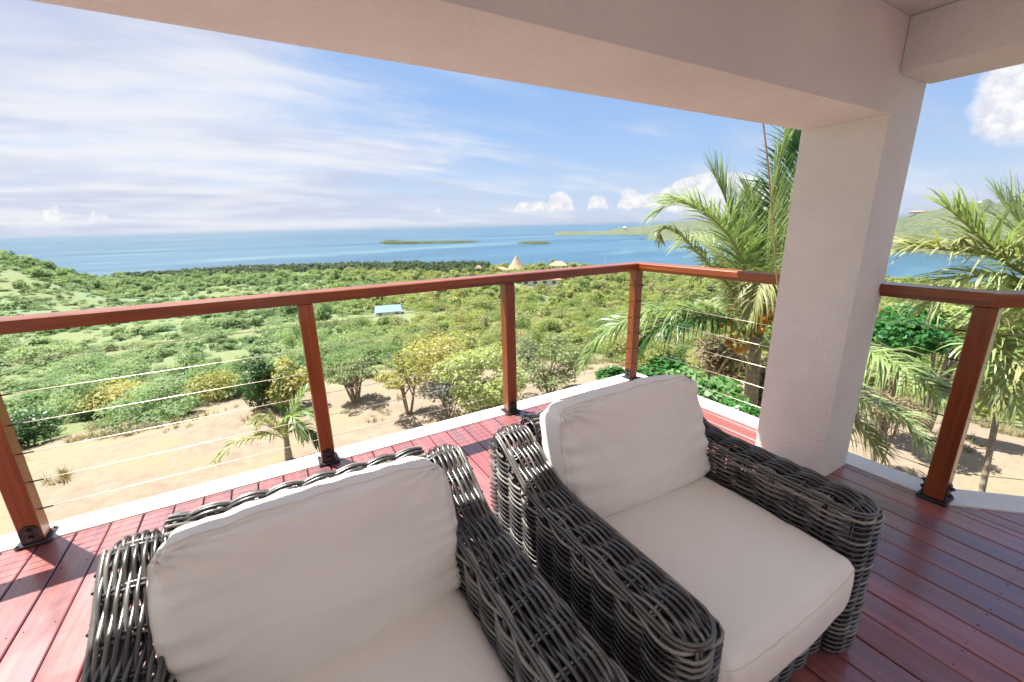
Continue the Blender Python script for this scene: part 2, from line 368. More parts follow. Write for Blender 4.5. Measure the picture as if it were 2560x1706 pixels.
def mat_sea():
    m, t, b = new_mat('sea_water'); p = pos(t)
    n = t.noise(t.mapping(p, scale=(0.0009, 0.0034, 1), rot=(0, 0, R(20))), 1.0, 5, 0.55, 0.6)
    n2 = t.noise(t.mapping(p, scale=(0.0022, 0.0052, 1), rot=(0, 0, R(24)), loc=(3, 1, 0)), 1.0, 4, 0.5, 0.5)
    c = t.mix(t.smooth(n, 0.38, 0.66), (0.028, 0.080, 0.135), (0.046, 0.112, 0.168))
    c = t.mix(t.math('MULTIPLY', t.smooth(n2, 0.54, 0.72), 0.7), c, (0.095, 0.18, 0.205))
    t.link(c, b.inputs['Base Color']); b.inputs['Roughness'].default_value = 0.3; b.inputs['IOR'].default_value = 1.33; b.inputs['Specular IOR Level'].default_value = 0.22
    w1 = t.noise(t.mapping(p, scale=(0.35, 0.9, 1), rot=(0, 0, R(20))), 1.0, 4, 0.6)
    bump(t, b, w1, 0.55, 0.35)
mat_sea()
mat_plain('thatch', (0.40, 0.30, 0.20), 0.95); mat_plain('roof_tile', (0.55, 0.27, 0.16), 0.8)
mat_plain('house_wall', (0.72, 0.68, 0.62), 0.85); mat_plain('window_dark', (0.06, 0.09, 0.13), 0.15)
mat_plain('roof_blue', (0.15, 0.26, 0.36), 0.5); mat_plain('pole_grey', (0.62, 0.60, 0.57), 0.7)
mat_plain('pole_dark', (0.06, 0.06, 0.06), 0.6); mat_plain('lamp_glass', (0.75, 0.75, 0.72), 0.3); mat_plain('stone', (0.62, 0.57, 0.50), 0.9)

# ------------------------------------------------------------------ mesh helpers
def mesh_np(name, V, F, smooth=False, attr=None):
    """V (n,3); F (m,4) or (m,3) index array"""
    V = np.asarray(V, np.float32); F = np.asarray(F, np.int32); k = F.shape[1]
    me = bpy.data.meshes.new(name); me.vertices.add(len(V)); me.vertices.foreach_set('co', V.ravel())
    me.loops.add(F.size); me.loops.foreach_set('vertex_index', F.ravel())
    me.polygons.add(len(F)); me.polygons.foreach_set('loop_start', np.arange(0, F.size, k, dtype=np.int32))
    me.polygons.foreach_set('loop_total', np.full(len(F), k, np.int32))
    if smooth: me.polygons.foreach_set('use_smooth', np.ones(len(F), bool))
    if attr is not None:
        a = me.attributes.new('tint', 'FLOAT', 'POINT'); a.data.foreach_set('value', np.asarray(attr, np.float32))
    me.update(calc_edges=True); return me
def put(name, me, mat, parent=None, loc=None):
    o = bpy.data.objects.new(name, me); sc.collection.objects.link(o)
    if mat and not me.materials: me.materials.append(MATS[mat])
    if parent: o.parent = parent
    if loc is not None: o.location = loc
    return o
def empty(name, loc=(0, 0, 0), rz=0.0):
    o = bpy.data.objects.new(name, None); sc.collection.objects.link(o); o.location = loc; o.rotation_euler = (0, 0, rz)
    o.empty_display_size = 0.1; return o
def tag(o, label, cat, group=None, kind=None):
    o['label'] = label; o['category'] = cat
    if group: o['group'] = group
    if kind: o['kind'] = kind
    return o

class MB:
    def __init__(s): s.v = []; s.f = []
    def poly(s, pts, faces):
        n = len(s.v); s.v += [tuple(p) for p in pts]; s.f += [tuple(i+n for i in f) for f in faces]
    def box(s, c, d, rz=0.0, bev=0.0):
        cx, cy, cz = c; hx, hy, hz = d[0]/2, d[1]/2, d[2]/2
        ca, sa = math.cos(rz), math.sin(rz)
        def T(x, y, z): return (cx+x*ca-y*sa, cy+x*sa+y*ca, cz+z)
        if bev <= 0:
            P = [T(x, y, z) for z in (-hz, hz) for x, y in ((-hx, -hy), (hx, -hy), (hx, hy), (-hx, hy))]
            s.poly(P, [(3, 2, 1, 0), (4, 5, 6, 7), (0, 1, 5, 4), (1, 2, 6, 5), (2, 3, 7, 6), (3, 0, 4, 7)]); return
        e = bev
        def ring(ax, ay, z): return [T(x, y, z) for x, y in ((-ax+e, -ay), (ax-e, -ay), (ax, -ay+e), (ax, ay-e), (ax-e, ay), (-ax+e, ay), (-ax, ay-e), (-ax, -ay+e))]
        P = ring(hx-e, hy-e, -hz) + ring(hx, hy, -hz+e) + ring(hx, hy, hz-e) + ring(hx-e, hy-e, hz)
        F = [tuple(range(7, -1, -1)), tuple(range(24, 32))]
        for k in range(3):
            for i in range(8): F.append((k*8+i, k*8+(i+1) % 8, k*8+8+(i+1) % 8, k*8+8+i))
        s.poly(P, F)
    def tube(s, path, rad, n=8, cap=True):
        path = [Vector(p) for p in path]; rads = rad if isinstance(rad, (list, tuple)) else [rad]*len(path)
        base = len(s.v); ref = Vector((0.31, 0.17, 0.93))
        for i, p in enumerate(path):
            t = (path[min(i+1, len(path)-1)]-path[max(i-1, 0)]).normalized()
            a = t.cross(ref)
            if a.length < 0.05: a = t.cross(Vector((1, 0, 0)))
            a.normalize(); b = t.cross(a)
            for j in range(n):
                q = 2*math.pi*j/n; s.v.append(tuple(p + (a*math.cos(q)+b*math.sin(q))*rads[i]))
        for i in range(len(path)-1):
            for j in range(n):
                s.f.append((base+i*n+j, base+i*n+(j+1) % n, base+(i+1)*n+(j+1) % n, base+(i+1)*n+j))
        if cap:
            s.f.append(tuple(base+j for j in range(n-1, -1, -1))); s.f.append(tuple(base+(len(path)-1)*n+j for j in range(n)))
    def prism(s, pts, z0, z1):
        n = len(pts)
        s.poly([(x, y, z0) for x, y in pts]+[(x, y, z1) for x, y in pts],
               [tuple(range(n-1, -1, -1)), tuple(range(n, 2*n))]+[(i, (i+1) % n, n+(i+1) % n, n+i) for i in range(n)])
    def mesh(s, name, smooth=False):
        me = bpy.data.meshes.new(name); me.from_pydata(s.v, [], s.f)
        if smooth: me.polygons.foreach_set('use_smooth', np.ones(len(me.polygons), bool))
        me.update(); return me
    def build(s, name, mat, parent=None, loc=None, smooth=False): return put(name, s.mesh(name, smooth), mat, parent, loc)

# ------------------------------------------------------------------ terrain
PR = np.array([0, 10, 14, 20, 33, 60, 100, 130, 200, 300, 450, 600, 760, 800, 950, 1200.])
PZ = np.array([-5.1, -5.1, -5.2, -6.5, -9.2, -13.6, -18.6, -22.3, -29.5, -37, -46, -53, -59, -60.3, -64, -70.])
SEA = CAMZ-60.0
def shore(az): return np.interp(az, [-90, -2, 8, 20, 27, 38, 45, 60, 90, 130], [800, 800, 760, 690, 650, 640, 570, 560, 560, 560])
def sstep(x): x = np.clip(x, 0, 1); return x*x*(3-2*x)
def gz(x, y):
    x = np.asarray(x, float); y = np.asarray(y, float)
    r = np.hypot(x, y); az = np.degrees(np.arctan2(x, y)); rs = shore(az)
    re_ = np.where(r < 40, r, 40+(r-40)*760/(rs-40))
    z = np.interp(re_, PR, PZ)
    z = z + 36*np.exp(-((r-520)/190)**2)*sstep((-11.5-az)/9.5)            # hill at the left
    z = z + 2.2*np.sin(x*0.021+1)*np.sin(y*0.017)*sstep((r-60)/120)*sstep((rs-60-r)/80)
    z = z + 0.12*np.sin(x*0.9+0.4)*np.sin(y*0.8+1)*sstep((r-5)/4)
    return z + CAMZ
def hit(px, py):                                                     # where a ray meets the terrain
    d = ray(px, py); t = 3.0
    while t < 1500:
        p = Vector((0, 0, CAMZ))+d*t
        if p.z <= float(gz(p.x, p.y)): return p
        t += max(0.05, t*0.004)
    return p
def build_terrain():
    az = np.radians(np.arange(-100, 131, 0.75)); rr = np.concatenate([np.linspace(0.5, 30, 60), np.geomspace(31, 1150, 90)])
    A, Rr = np.meshgrid(az, rr); X = Rr*np.sin(A); Y = Rr*np.cos(A); Z = gz(X, Y)
    nv = X.size; V = np.stack([X.ravel(), Y.ravel(), Z.ravel()], 1)
    m, n = X.shape; i = (np.arange(m-1)[:, None]*n+np.arange(n-1)[None]).ravel()
    F = np.stack([i, i+n, i+n+1, i+1], 1)
    o = put('terrain', mesh_np('terrain', V, F, True), 'dry_ground')
    tag(o, 'dry sandy garden and scrub land sloping down to the sea', 'ground', kind='structure')
    mb = MB(); n = 96
    mb.poly([(70000*math.sin(2*math.pi*k/n), 70000*math.cos(2*math.pi*k/n), SEA) for k in range(n)], [tuple(range(n-1, -1, -1))])
    tag(mb.build('sea', 'sea_water'), 'calm blue sea reaching the horizon', 'sea', kind='structure')
build_terrain()

def strip_land(name, pts, mat, label, cat, back=1.35, rough=0.10):
    """land rising from the water; pts: (px, py_waterline, py_ridge)"""
    cols = []
    pts = sorted(pts)
    xs = np.linspace(pts[0][0], pts[-1][0], max(20, int((pts[-1][0]-pts[0][0])/4)))
    wl = np.interp(xs, [p[0] for p in pts], [p[1] for p in pts]); rd = np.interp(xs, [p[0] for p in pts], [p[2] for p in pts])
    prof = [(-0.012, -0.05), (0.0, 0.10), (0.05, 0.34), (0.25, 0.60), (0.55, 0.85), (1.0, 1.0), (1.4, 0.75), (2.2, -0.1)]
    V = []
    for i, x in enumerate(xs):
        a, e = azel(x, wl[i]); rs = (CAMZ-SEA)/math.tan(R(max(0.2, -e)))
        a2, e2 = azel(x, rd[i]); rr = rs*back
        hr = (CAMZ-SEA)+rr*math.tan(R(e2))
        for (k, h) in prof:
            r = rs+(rr-rs)*k; az = R(a)
            px, py = r*math.sin(az), r*math.cos(az)
            nn = noise.noise(Vector((px*0.02, py*0.02, 3)))+0.6*noise.noise(Vector((px*0.06, py*0.06, 9)))
            V.append((px, py, SEA+hr*h*(1+rough*nn)+(hr*0.05*nn if 0 < k < 1.4 else 0)))
    m = len(prof); n = len(xs); i = (np.arange(n-1)[:, None]*m+np.arange(m-1)[None]).ravel()
    F = np.stack([i, i+1, i+m+1, i+m], 1)
    o = put(name, mesh_np(name, V, F, True), mat); tag(o, label, cat, kind='structure'); return o
strip_land('island', [(945, 608, 606), (952, 609, 605.5), (965, 610.5, 601.5), (985, 611, 600), (1005, 611, 602), (1060, 610, 603), (1110, 609, 602.5), (1150, 608, 602), (1180, 606.5, 601.5), (1197, 605, 604)], 'island_scrub', 'long low green island lying in the bay', 'island', 1.03)
strip_land('island', [(1295, 609, 607), (1302, 610, 604.5), (1330, 611, 603), (1360, 610.5, 603.5), (1376, 609, 607)], 'island_scrub', 'small green islet right of the long island', 'island', 1.03)
strip_land('peninsula', [(1384, 588, 586), (1392, 589, 580), (1418, 589, 578), (1450, 588.5, 581), (1474, 588, 581.5), (1502, 588, 580), (1533, 588, 573), (1558, 588, 570), (1592, 588, 567), (1635, 589, 563), (1684, 590, 556), (1760, 592, 552)], 'hill_scrub', 'low green peninsula reaching out into the bay', 'land', 1.2)
strip_land('headland', [(1600, 599, 597), (1612, 600, 590), (1640, 602, 575), (1684, 603, 558), (1740, 606, 552), (1820, 610, 548), (1900, 614, 552), (2000, 618, 556), (2120, 624, 556), (2200, 628, 550), (2243, 631, 542), (2274, 632, 535), (2313, 634, 524.6), (2363, 637, 512), (2399, 640, 508.6), (2431, 641, 506.8), (2461, 643, 509.5), (2506, 645, 514), (2560, 648, 513), (2640, 652, 510)], 'hill_scrub', 'scrub covered headland behind the palms', 'land', 1.45, 0.07)
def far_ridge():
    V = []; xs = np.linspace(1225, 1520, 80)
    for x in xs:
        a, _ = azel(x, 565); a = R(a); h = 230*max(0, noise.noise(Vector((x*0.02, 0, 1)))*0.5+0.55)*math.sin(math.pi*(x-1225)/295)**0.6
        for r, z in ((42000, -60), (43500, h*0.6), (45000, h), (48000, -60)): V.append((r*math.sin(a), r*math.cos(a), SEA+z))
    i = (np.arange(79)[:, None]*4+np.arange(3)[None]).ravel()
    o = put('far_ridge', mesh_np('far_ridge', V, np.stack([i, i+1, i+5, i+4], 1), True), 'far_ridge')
    tag(o, 'faint haze-blue mountain ridge on the horizon', 'ridge', kind='structure')
far_ridge()

# ------------------------------------------------------------------ terrace: deck, kerb, column, beams, roof
PITCH, GAP = 0.1465, 0.006
def build_deck():
    deck = empty('deck_floor'); tag(deck, 'red stained plank deck with a glossy finish', 'deck', kind='structure')
    X0 = -0.981-0.003-PITCH*9
    shared = {}
    scr = MB()
    spans = []
    for i in range(46):
        xa = X0+i*PITCH+GAP/2; xb = xa+PITCH-GAP
        if xb < 3.1705: spans.append((xa, xb, 2.953, 2.953))
        elif xa < 3.165: spans += [(xa, 3.1695, 2.953, 2.953), (3.1715, xb, 0.53, 0.53-(xb-3.1715))]
        else: spans.append((xa, xb, 0.53-(xa-3.1715), 0.53-(xb-3.1715)))
    for xa, xb, ya, yb in spans:
        if min(ya, yb) < -2.6: continue
        y0 = -2.84; w = xb-xa; e = 0.004
        key = (round(w, 4), round(ya-y0, 4), round(yb-ya, 4))
        if key not in shared:
            L1, L2 = ya-y0, yb-y0; mb = MB()
            P = []
            for z, q in ((-0.03, 0.0), (-e, 0.0), (0.0, e)):
                P += [(-w/2+q, 0, z), (w/2-q, 0, z), (w/2-q, L2-q, z), (-w/2+q, L1-q, z)]
            mb.poly(P, [(3, 2, 1, 0), (8, 9, 10, 11)]+[(k*4+j, k*4+(j+1) % 4, k*4+4+(j+1) % 4, k*4+4+j) for k in range(2) for j in range(4)])
            shared[key] = mb.mesh('board')
        o = put('board', shared[key], 'deck_stain', deck, ((xa+xb)/2, y0, random.uniform(-0.0012, 0.0012)))
        for yy in np.arange(-0.6, min(ya, yb)-0.03, 0.405):
            for s in (0.022, w-0.022):
                scr.tube([(xa+s, yy+random.uniform(-.01, .01), -0.004), (xa+s, yy, 0.0012)], 0.0024, 6)
    for j in range(11):                                              # no joists drawn; a dark sheet below paints the gap shade
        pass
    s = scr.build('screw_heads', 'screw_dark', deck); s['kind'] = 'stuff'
    jm = MB(); jm.box((0.18, 0.05, -0.10), (5.96, 5.6, 0.10)); jm.prism([(3.17, -2.8), (4.9, -2.8), (4.9, -1.25), (3.17, 0.48)], -0.15, -0.05); jm.build('gap_shade_sheet', 'screw_dark', deck)  # black sheet under the planks, shade of the gaps put into its colour
    # slab edge of the terrace
    k = MB()
    inn = [(-4.0, 2.957), (3.173, 2.957), (3.173, 0.533), (4.9, -1.194)]
    out = [(-4.0, 3.128), (3.352, 3.128), (3.352, 0.604), (5.03, -1.074)]
    for i in range(3):
        a, b, c, d = inn[i], inn[i+1], out[i+1], out[i]
        k.prism([a, b, c, d], -0.35, 0.0065)
    o = k.build('kerb', 'kerb_white'); tag(o, 'white painted concrete edge around the deck', 'kerb', kind='structure')
    h = MB(); h.prism([(-4.0, 3.02), (3.25, 3.02), (3.25, 0.56), (4.8, -1.0), (4.8, -3.2), (-4.0, -3.2)], -3.9, -0.36)
    o = h.build('house_wall', 'stucco'); tag(o, 'plastered lower storey wall under the deck', 'wall', kind='structure')
build_deck()

CX0, CX1, CY0, CY1 = 2.80, 3.158, 1.04, 1.447
def build_frame():
    def strip(pts, z0, z1, name, label, cat, mat='stucco'):
        mb = MB(); mb.prism(pts, z0, z1); o = mb.build(name, mat)
        bv = o.modifiers.new('bevel', 'BEVEL'); bv.width = 0.006; bv.segments = 2; bv.limit_method = 'ANGLE'
        tag(o, label, cat, kind='structure'); return o
    def block(x0, x1, y0, y1, z0, z1, name, label, cat):
        mb = MB(); mb.box(((x0+x1)/2, (y0+y1)/2, (z0+z1)/2), (x1-x0, y1-y0, z1-z0)); tag(mb.build(name, 'stucco'), label, cat, kind='structure')
    block(CX0, CX1, CY0, CY1, 0.002, 2.0905, 'column', 'square off-white stucco column at the deck corner', 'column')
    block(-6.0, CX1, CY0, CY1, 2.091, 2.507, 'roof_beam', 'long off-white stucco roof beam crossing above the armchairs', 'beam')
    strip([(CX0+0.012, -0.39), (CX1+0.03, -0.39), (CX1+0.03, CY0-0.0005), (CX0+0.012, CY0-0.0005)], 2.268, 2.507, 'roof_beam', 'short stucco roof beam at the top right corner', 'beam')
    strip([(-6.2, -0.28), (3.45, -0.28), (3.45, 1.95), (3.2, 2.46), (2.17, 2.23), (0.3, 1.79), (-6.2, 1.79)], 2.509, 2.72, 'ceiling', 'pale plastered ceiling slab over the terrace', 'ceiling', 'ceiling_paint')  # rear edge cut short behind the camera to let fill light in
build_frame()
def fill_wall():
    mb = MB(); mb.box((-0.8, -3.0, 1.7), (9.6, 0.3, 3.4))  # out of view, added to bounce fill light under the roof
    root = mb.build('fill_wall', 'stucco_tan'); tag(root, 'unseen stucco wall added behind the terrace to bounce fill light', 'house', kind='structure')
    for x in (-2.4, 0.6, 2.2):  # doors and panes dress the added wall
        m = MB(); m.box((x, -2.84, 1.1), (0.95, 0.04, 2.1)); d = m.build('door', 'post_stain', root)
        m = MB(); m.box((x, -2.815, 1.25), (0.7, 0.02, 1.5)); m.build('pane', 'window_dark', d)
fill_wall()

# ------------------------------------------------------------------ railings
CZ = [0.178, 0.343, 0.508, 0.672, 0.835, 0.998]
def make_post(parent, x, y, faces, rz=0.0, knots=True):
    """4x4 post with a black bolted base shoe; faces: local directions that carry a tab"""
    mb = MB(); mb.box((0, 0, 0.58), (0.091, 0.091, 1.125), 0, 0.005)
    p = mb.build('post', 'post_stain', parent, (x, y, 0)); p.rotation_euler = (0, 0, rz)
    b = MB(); b.box((0, 0, 0.0125), (0.135, 0.135, 0.012), 0, 0.003)
    bolts = []
    for (dx, dy) in faces:
        c, s = dx, dy
        def T(u, o, z): return (c*o-s*u, s*o+c*u, z)                   # u along the face, o outwards
        prof = [(-0.038, 0.018), (0.038, 0.018), (0.038, 0.085)]+[(0.038*math.cos(q), 0.085+0.035*math.sin(q)) for q in np.linspace(0.3, math.pi-0.3, 7)]+[(-0.038, 0.085)]
        n = len(prof); P = [T(u, 0.0462, z) for u, z in prof]+[T(u, 0.053, z) for u, z in prof]
        b.poly(P, [tuple(range(n-1, -1, -1)), tuple(range(n, 2*n))]+[(i, (i+1) % n, n+(i+1) % n, n+i) for i in range(n)])
        for zz in (0.05, 0.094): bolts.append((T(0, 0.053, zz), T(0, 0.066, zz), T(0, 0.072, zz)))
    for q in ((-1, -1), (1, -1), (1, 1), (-1, 1)):
        b.tube([(q[0]*0.056, q[1]*0.056, 0.018), (q[0]*0.056, q[1]*0.056, 0.026)], 0.007, 6)
    b.build('base_shoe', 'black_metal', p)
    for a, c_, e in bolts:
        m = MB(); m.tube([a, c_], 0.0125, 6); m.tube([c_, e], 0.006, 8); m.build('bolt', 'bolt_steel', p)
    return p
def rail_run(root, a, b, ma, mb_, axis_mat='rail_stain'):
    """cap and sub rail from a to b; ma/mb_: mitre vectors (offset direction scaled) at both ends, towards the outside"""
    A, B = Vector(a), Vector(b); L = (B-A).length; ang = math.atan2(B.y-A.y, B.x-A.x)
    def loc(v): return Vector(((v.x)*math.cos(ang)+(v.y)*math.sin(ang), -(v.x)*math.sin(ang)+(v.y)*math.cos(ang)))
    la, lb = loc(Vector(ma)), loc(Vector(mb_))
    for nm, hw, z0, z1 in (('top_rail', 0.07, 1.172, 1.217), ('sub_rail', 0.046, 1.144, 1.1715)):
        e = 0.006 if nm == 'top_rail' else 0.002
        def ring(h, z): return [(la.x*h, la.y*h, z), (-la.x*h, -la.y*h, z), (L-lb.x*h, -lb.y*h, z), (L+lb.x*h, lb.y*h, z)]
        m = MB(); P = ring(hw, z0)+ring(hw, z1-e)+ring(hw-e, z1)
        F = [(0, 1, 2, 3), (11, 10, 9, 8)]+[(k*4+(j+1) % 4, k*4+j, k*4+4+j, k*4+4+(j+1) % 4) for k in range(2) for j in range(4)]
        m.poly(P, F); o = m.build(nm, axis_mat, root, (A.x, A.y, 0)); o.rotation_euler = (0, 0, ang)
def cable(root, pts):
    m = MB(); m.tube(pts, 0.0023, 6); m.build('cable', 'wire_steel', root, smooth=True)
def fittings(root, pts_dir):
    for p, d in pts_dir:
        m = MB(); p = Vector(p); d = Vector(d); m.tube([p, p+d*0.055], 0.0042, 6); m.build('cable_fitting', 'bolt_steel', root)
def build_railings():
    YR, XR = 2.985, 3.180
    r1 = empty('deck_railing', (0, 0, 0)); tag(r1, 'long red wooden cable railing along the front of the deck behind both armchairs', 'railing')
    px = [-2.78, -1.296, 0.186, 1.692]
    for x in px: make_post(r1, x, YR, ((0, -1), (0, 1)))
    make_post(r1, XR, 3.003, ((-1, 0), (0, 1)))
    rail_run(r1, (-4.2, YR), (XR, YR), (0, 1), (1, 1))
    for z in CZ:
        cable(r1, [(-4.2, YR, z), (XR-0.03, YR+0.01, z)])
        fittings(r1, [((-1.296+0.0455, YR, z), (1, 0, 0)), ((XR-0.0455, YR+0.01, z), (-1, 0, 0))])
    r2_ = empty('deck_railing'); tag(r2_, 'red wooden cable railing running behind the stucco column', 'railing')
    make_post(r2_, 3.183, 0.602, ((0, 1), (0, -1)))
    s8 = math.tan(math.pi/8)
    rail_run(r2_, (XR, YR), (XR, 0.602), (1, 1), (1, s8))
    for z in CZ:
        cable(r2_, [(XR, 2.97, z), (XR, 0.63, z)])
        fittings(r2_, [((XR, 2.9575, z), (0, -1, 0)), ((XR, 0.648, z), (0, 1, 0))])
    r3 = empty('deck_railing'); tag(r3, 'short red railing section turning away at the right edge', 'railing')
    make_post(r3, 4.17, -0.388, ((0, 1), (0, -1)), R(-45))
    rail_run(r3, (XR, 0.602), (4.9, -1.118), (1, s8), (0.7071, 0.7071))
    for z in CZ: cable(r3, [(3.21, 0.572, z), (4.9, -1.118, z)])
build_railings()

def hanging_cord():
    m = MB(); pts = [at(1907, 300, 3.06), at(1921, 420, 3.14), at(1932, 560, 3.22), at(1940, 680, 3.28), at(1948, 740, 3.30), at(1955, 800, 3.32), at(1968, 900, 3.34)]
    P = []
    for i in range(len(pts)-1):
        for k in range(5):
            u = k/5; a = pts[max(i-1, 0)]; b = pts[i]; c = pts[i+1]; d = pts[min(i+2, len(pts)-1)]
            P.append(0.5*((2*b)+(c-a)*u+(2*a-5*b+4*c-d)*u*u+(3*b-a-3*c+d)*u*u*u))
    P.append(pts[-1]); m.tube(P, 0.0048, 8)
    tag(m.build('hanging_cord', 'cord_tan', smooth=True), 'thin tan cord hanging from the beam beside the column', 'cord')
hanging_cord()

# ------------------------------------------------------------------ wicker armchairs
CW, CDP, AW = 1.05, 0.98, 0.158                    # width, depth, arm width
HB, HA = 0.815, 0.64                                # back and arm height
SP, DIA, DST = 0.0108, 0.0112, 0.100               # strand pitch, diameter, stake spacing
def arm_h(y):                                      # y from the front of the chair (0) to the rear (CDP)
    return np.interp(y, [0, 0.62, 0.70, 0.78, 0.87, 0.93, CDP+0.1], [HA, HA, 0.655, 0.70, 0.755, 0.782, 0.79])
class Weave:
    def __init__(s): s.V = []; s.F = []; s.T = []; s.n = 0; s.rg = np.random.default_rng(5)
    def tube(s, P, N, r, sides=6, tint=None):
        """P (k,3) path, N (k,3) surface normals"""
        P = np.asarray(P); N = np.asarray(N); k = len(P)
        T = np.gradient(P, axis=0); T /= np.linalg.norm(T, axis=1)[:, None]+1e-9
        B = np.cross(T, N); B /= np.linalg.norm(B, axis=1)[:, None]+1e-9; N2 = np.cross(B, T)
        q = np.linspace(0, 2*np.pi, sides, endpoint=False)
        V = P[:, None]+r*(np.cos(q)[None, :, None]*N2[:, None]+np.sin(q)[None, :, None]*B[:, None])
        i = (np.arange(k-1)[:, None]*sides+np.arange(sides)[None]).ravel(); j = (np.arange(k-1)[:, None]*sides+(np.arange(sides)[None]+1) % sides).ravel()
        s.F.append(np.stack([i, j, j+sides, i+sides], 1)+s.n); s.V.append(V.reshape(-1, 3)); s.n += k*sides
        s.T.append(np.full(k*sides, s.rg.random() if tint is None else tint))
    def strand(s, P, N, i, S, r=DIA/2, amp=0.0098):
        """weave a strand over and under stakes; S arc length"""
        ph = (i % 2)*np.pi
        off = amp*np.cos(np.pi*S/DST+ph)+s.rg.normal(0, 0.0003)
        jit = s.rg.normal(0, 0.00035, 3)
        s.tube(P+N*off[:, None]+jit, N, r*s.rg.uniform(0.92, 1.06))
    def mesh(s, name): return mesh_np(name, np.concatenate(s.V), np.concatenate(s.F), True, np.concatenate(s.T))
def resample(P, N, step=DST/5.0, z0=None):
    d = np.concatenate([[0], np.cumsum(np.linalg.norm(np.diff(P, axis=0), axis=1))]); L = d[-1]
    n = max(4, int(L/step)+1); S = np.linspace(0, L, n)
    Q = np.stack([np.interp(S, d, P[:, k]) for k in range(3)], 1); M_ = np.stack([np.interp(S, d, N[:, k]) for k in range(3)], 1)
    return Q, M_/(np.linalg.norm(M_, axis=1)[:, None]+1e-9), S

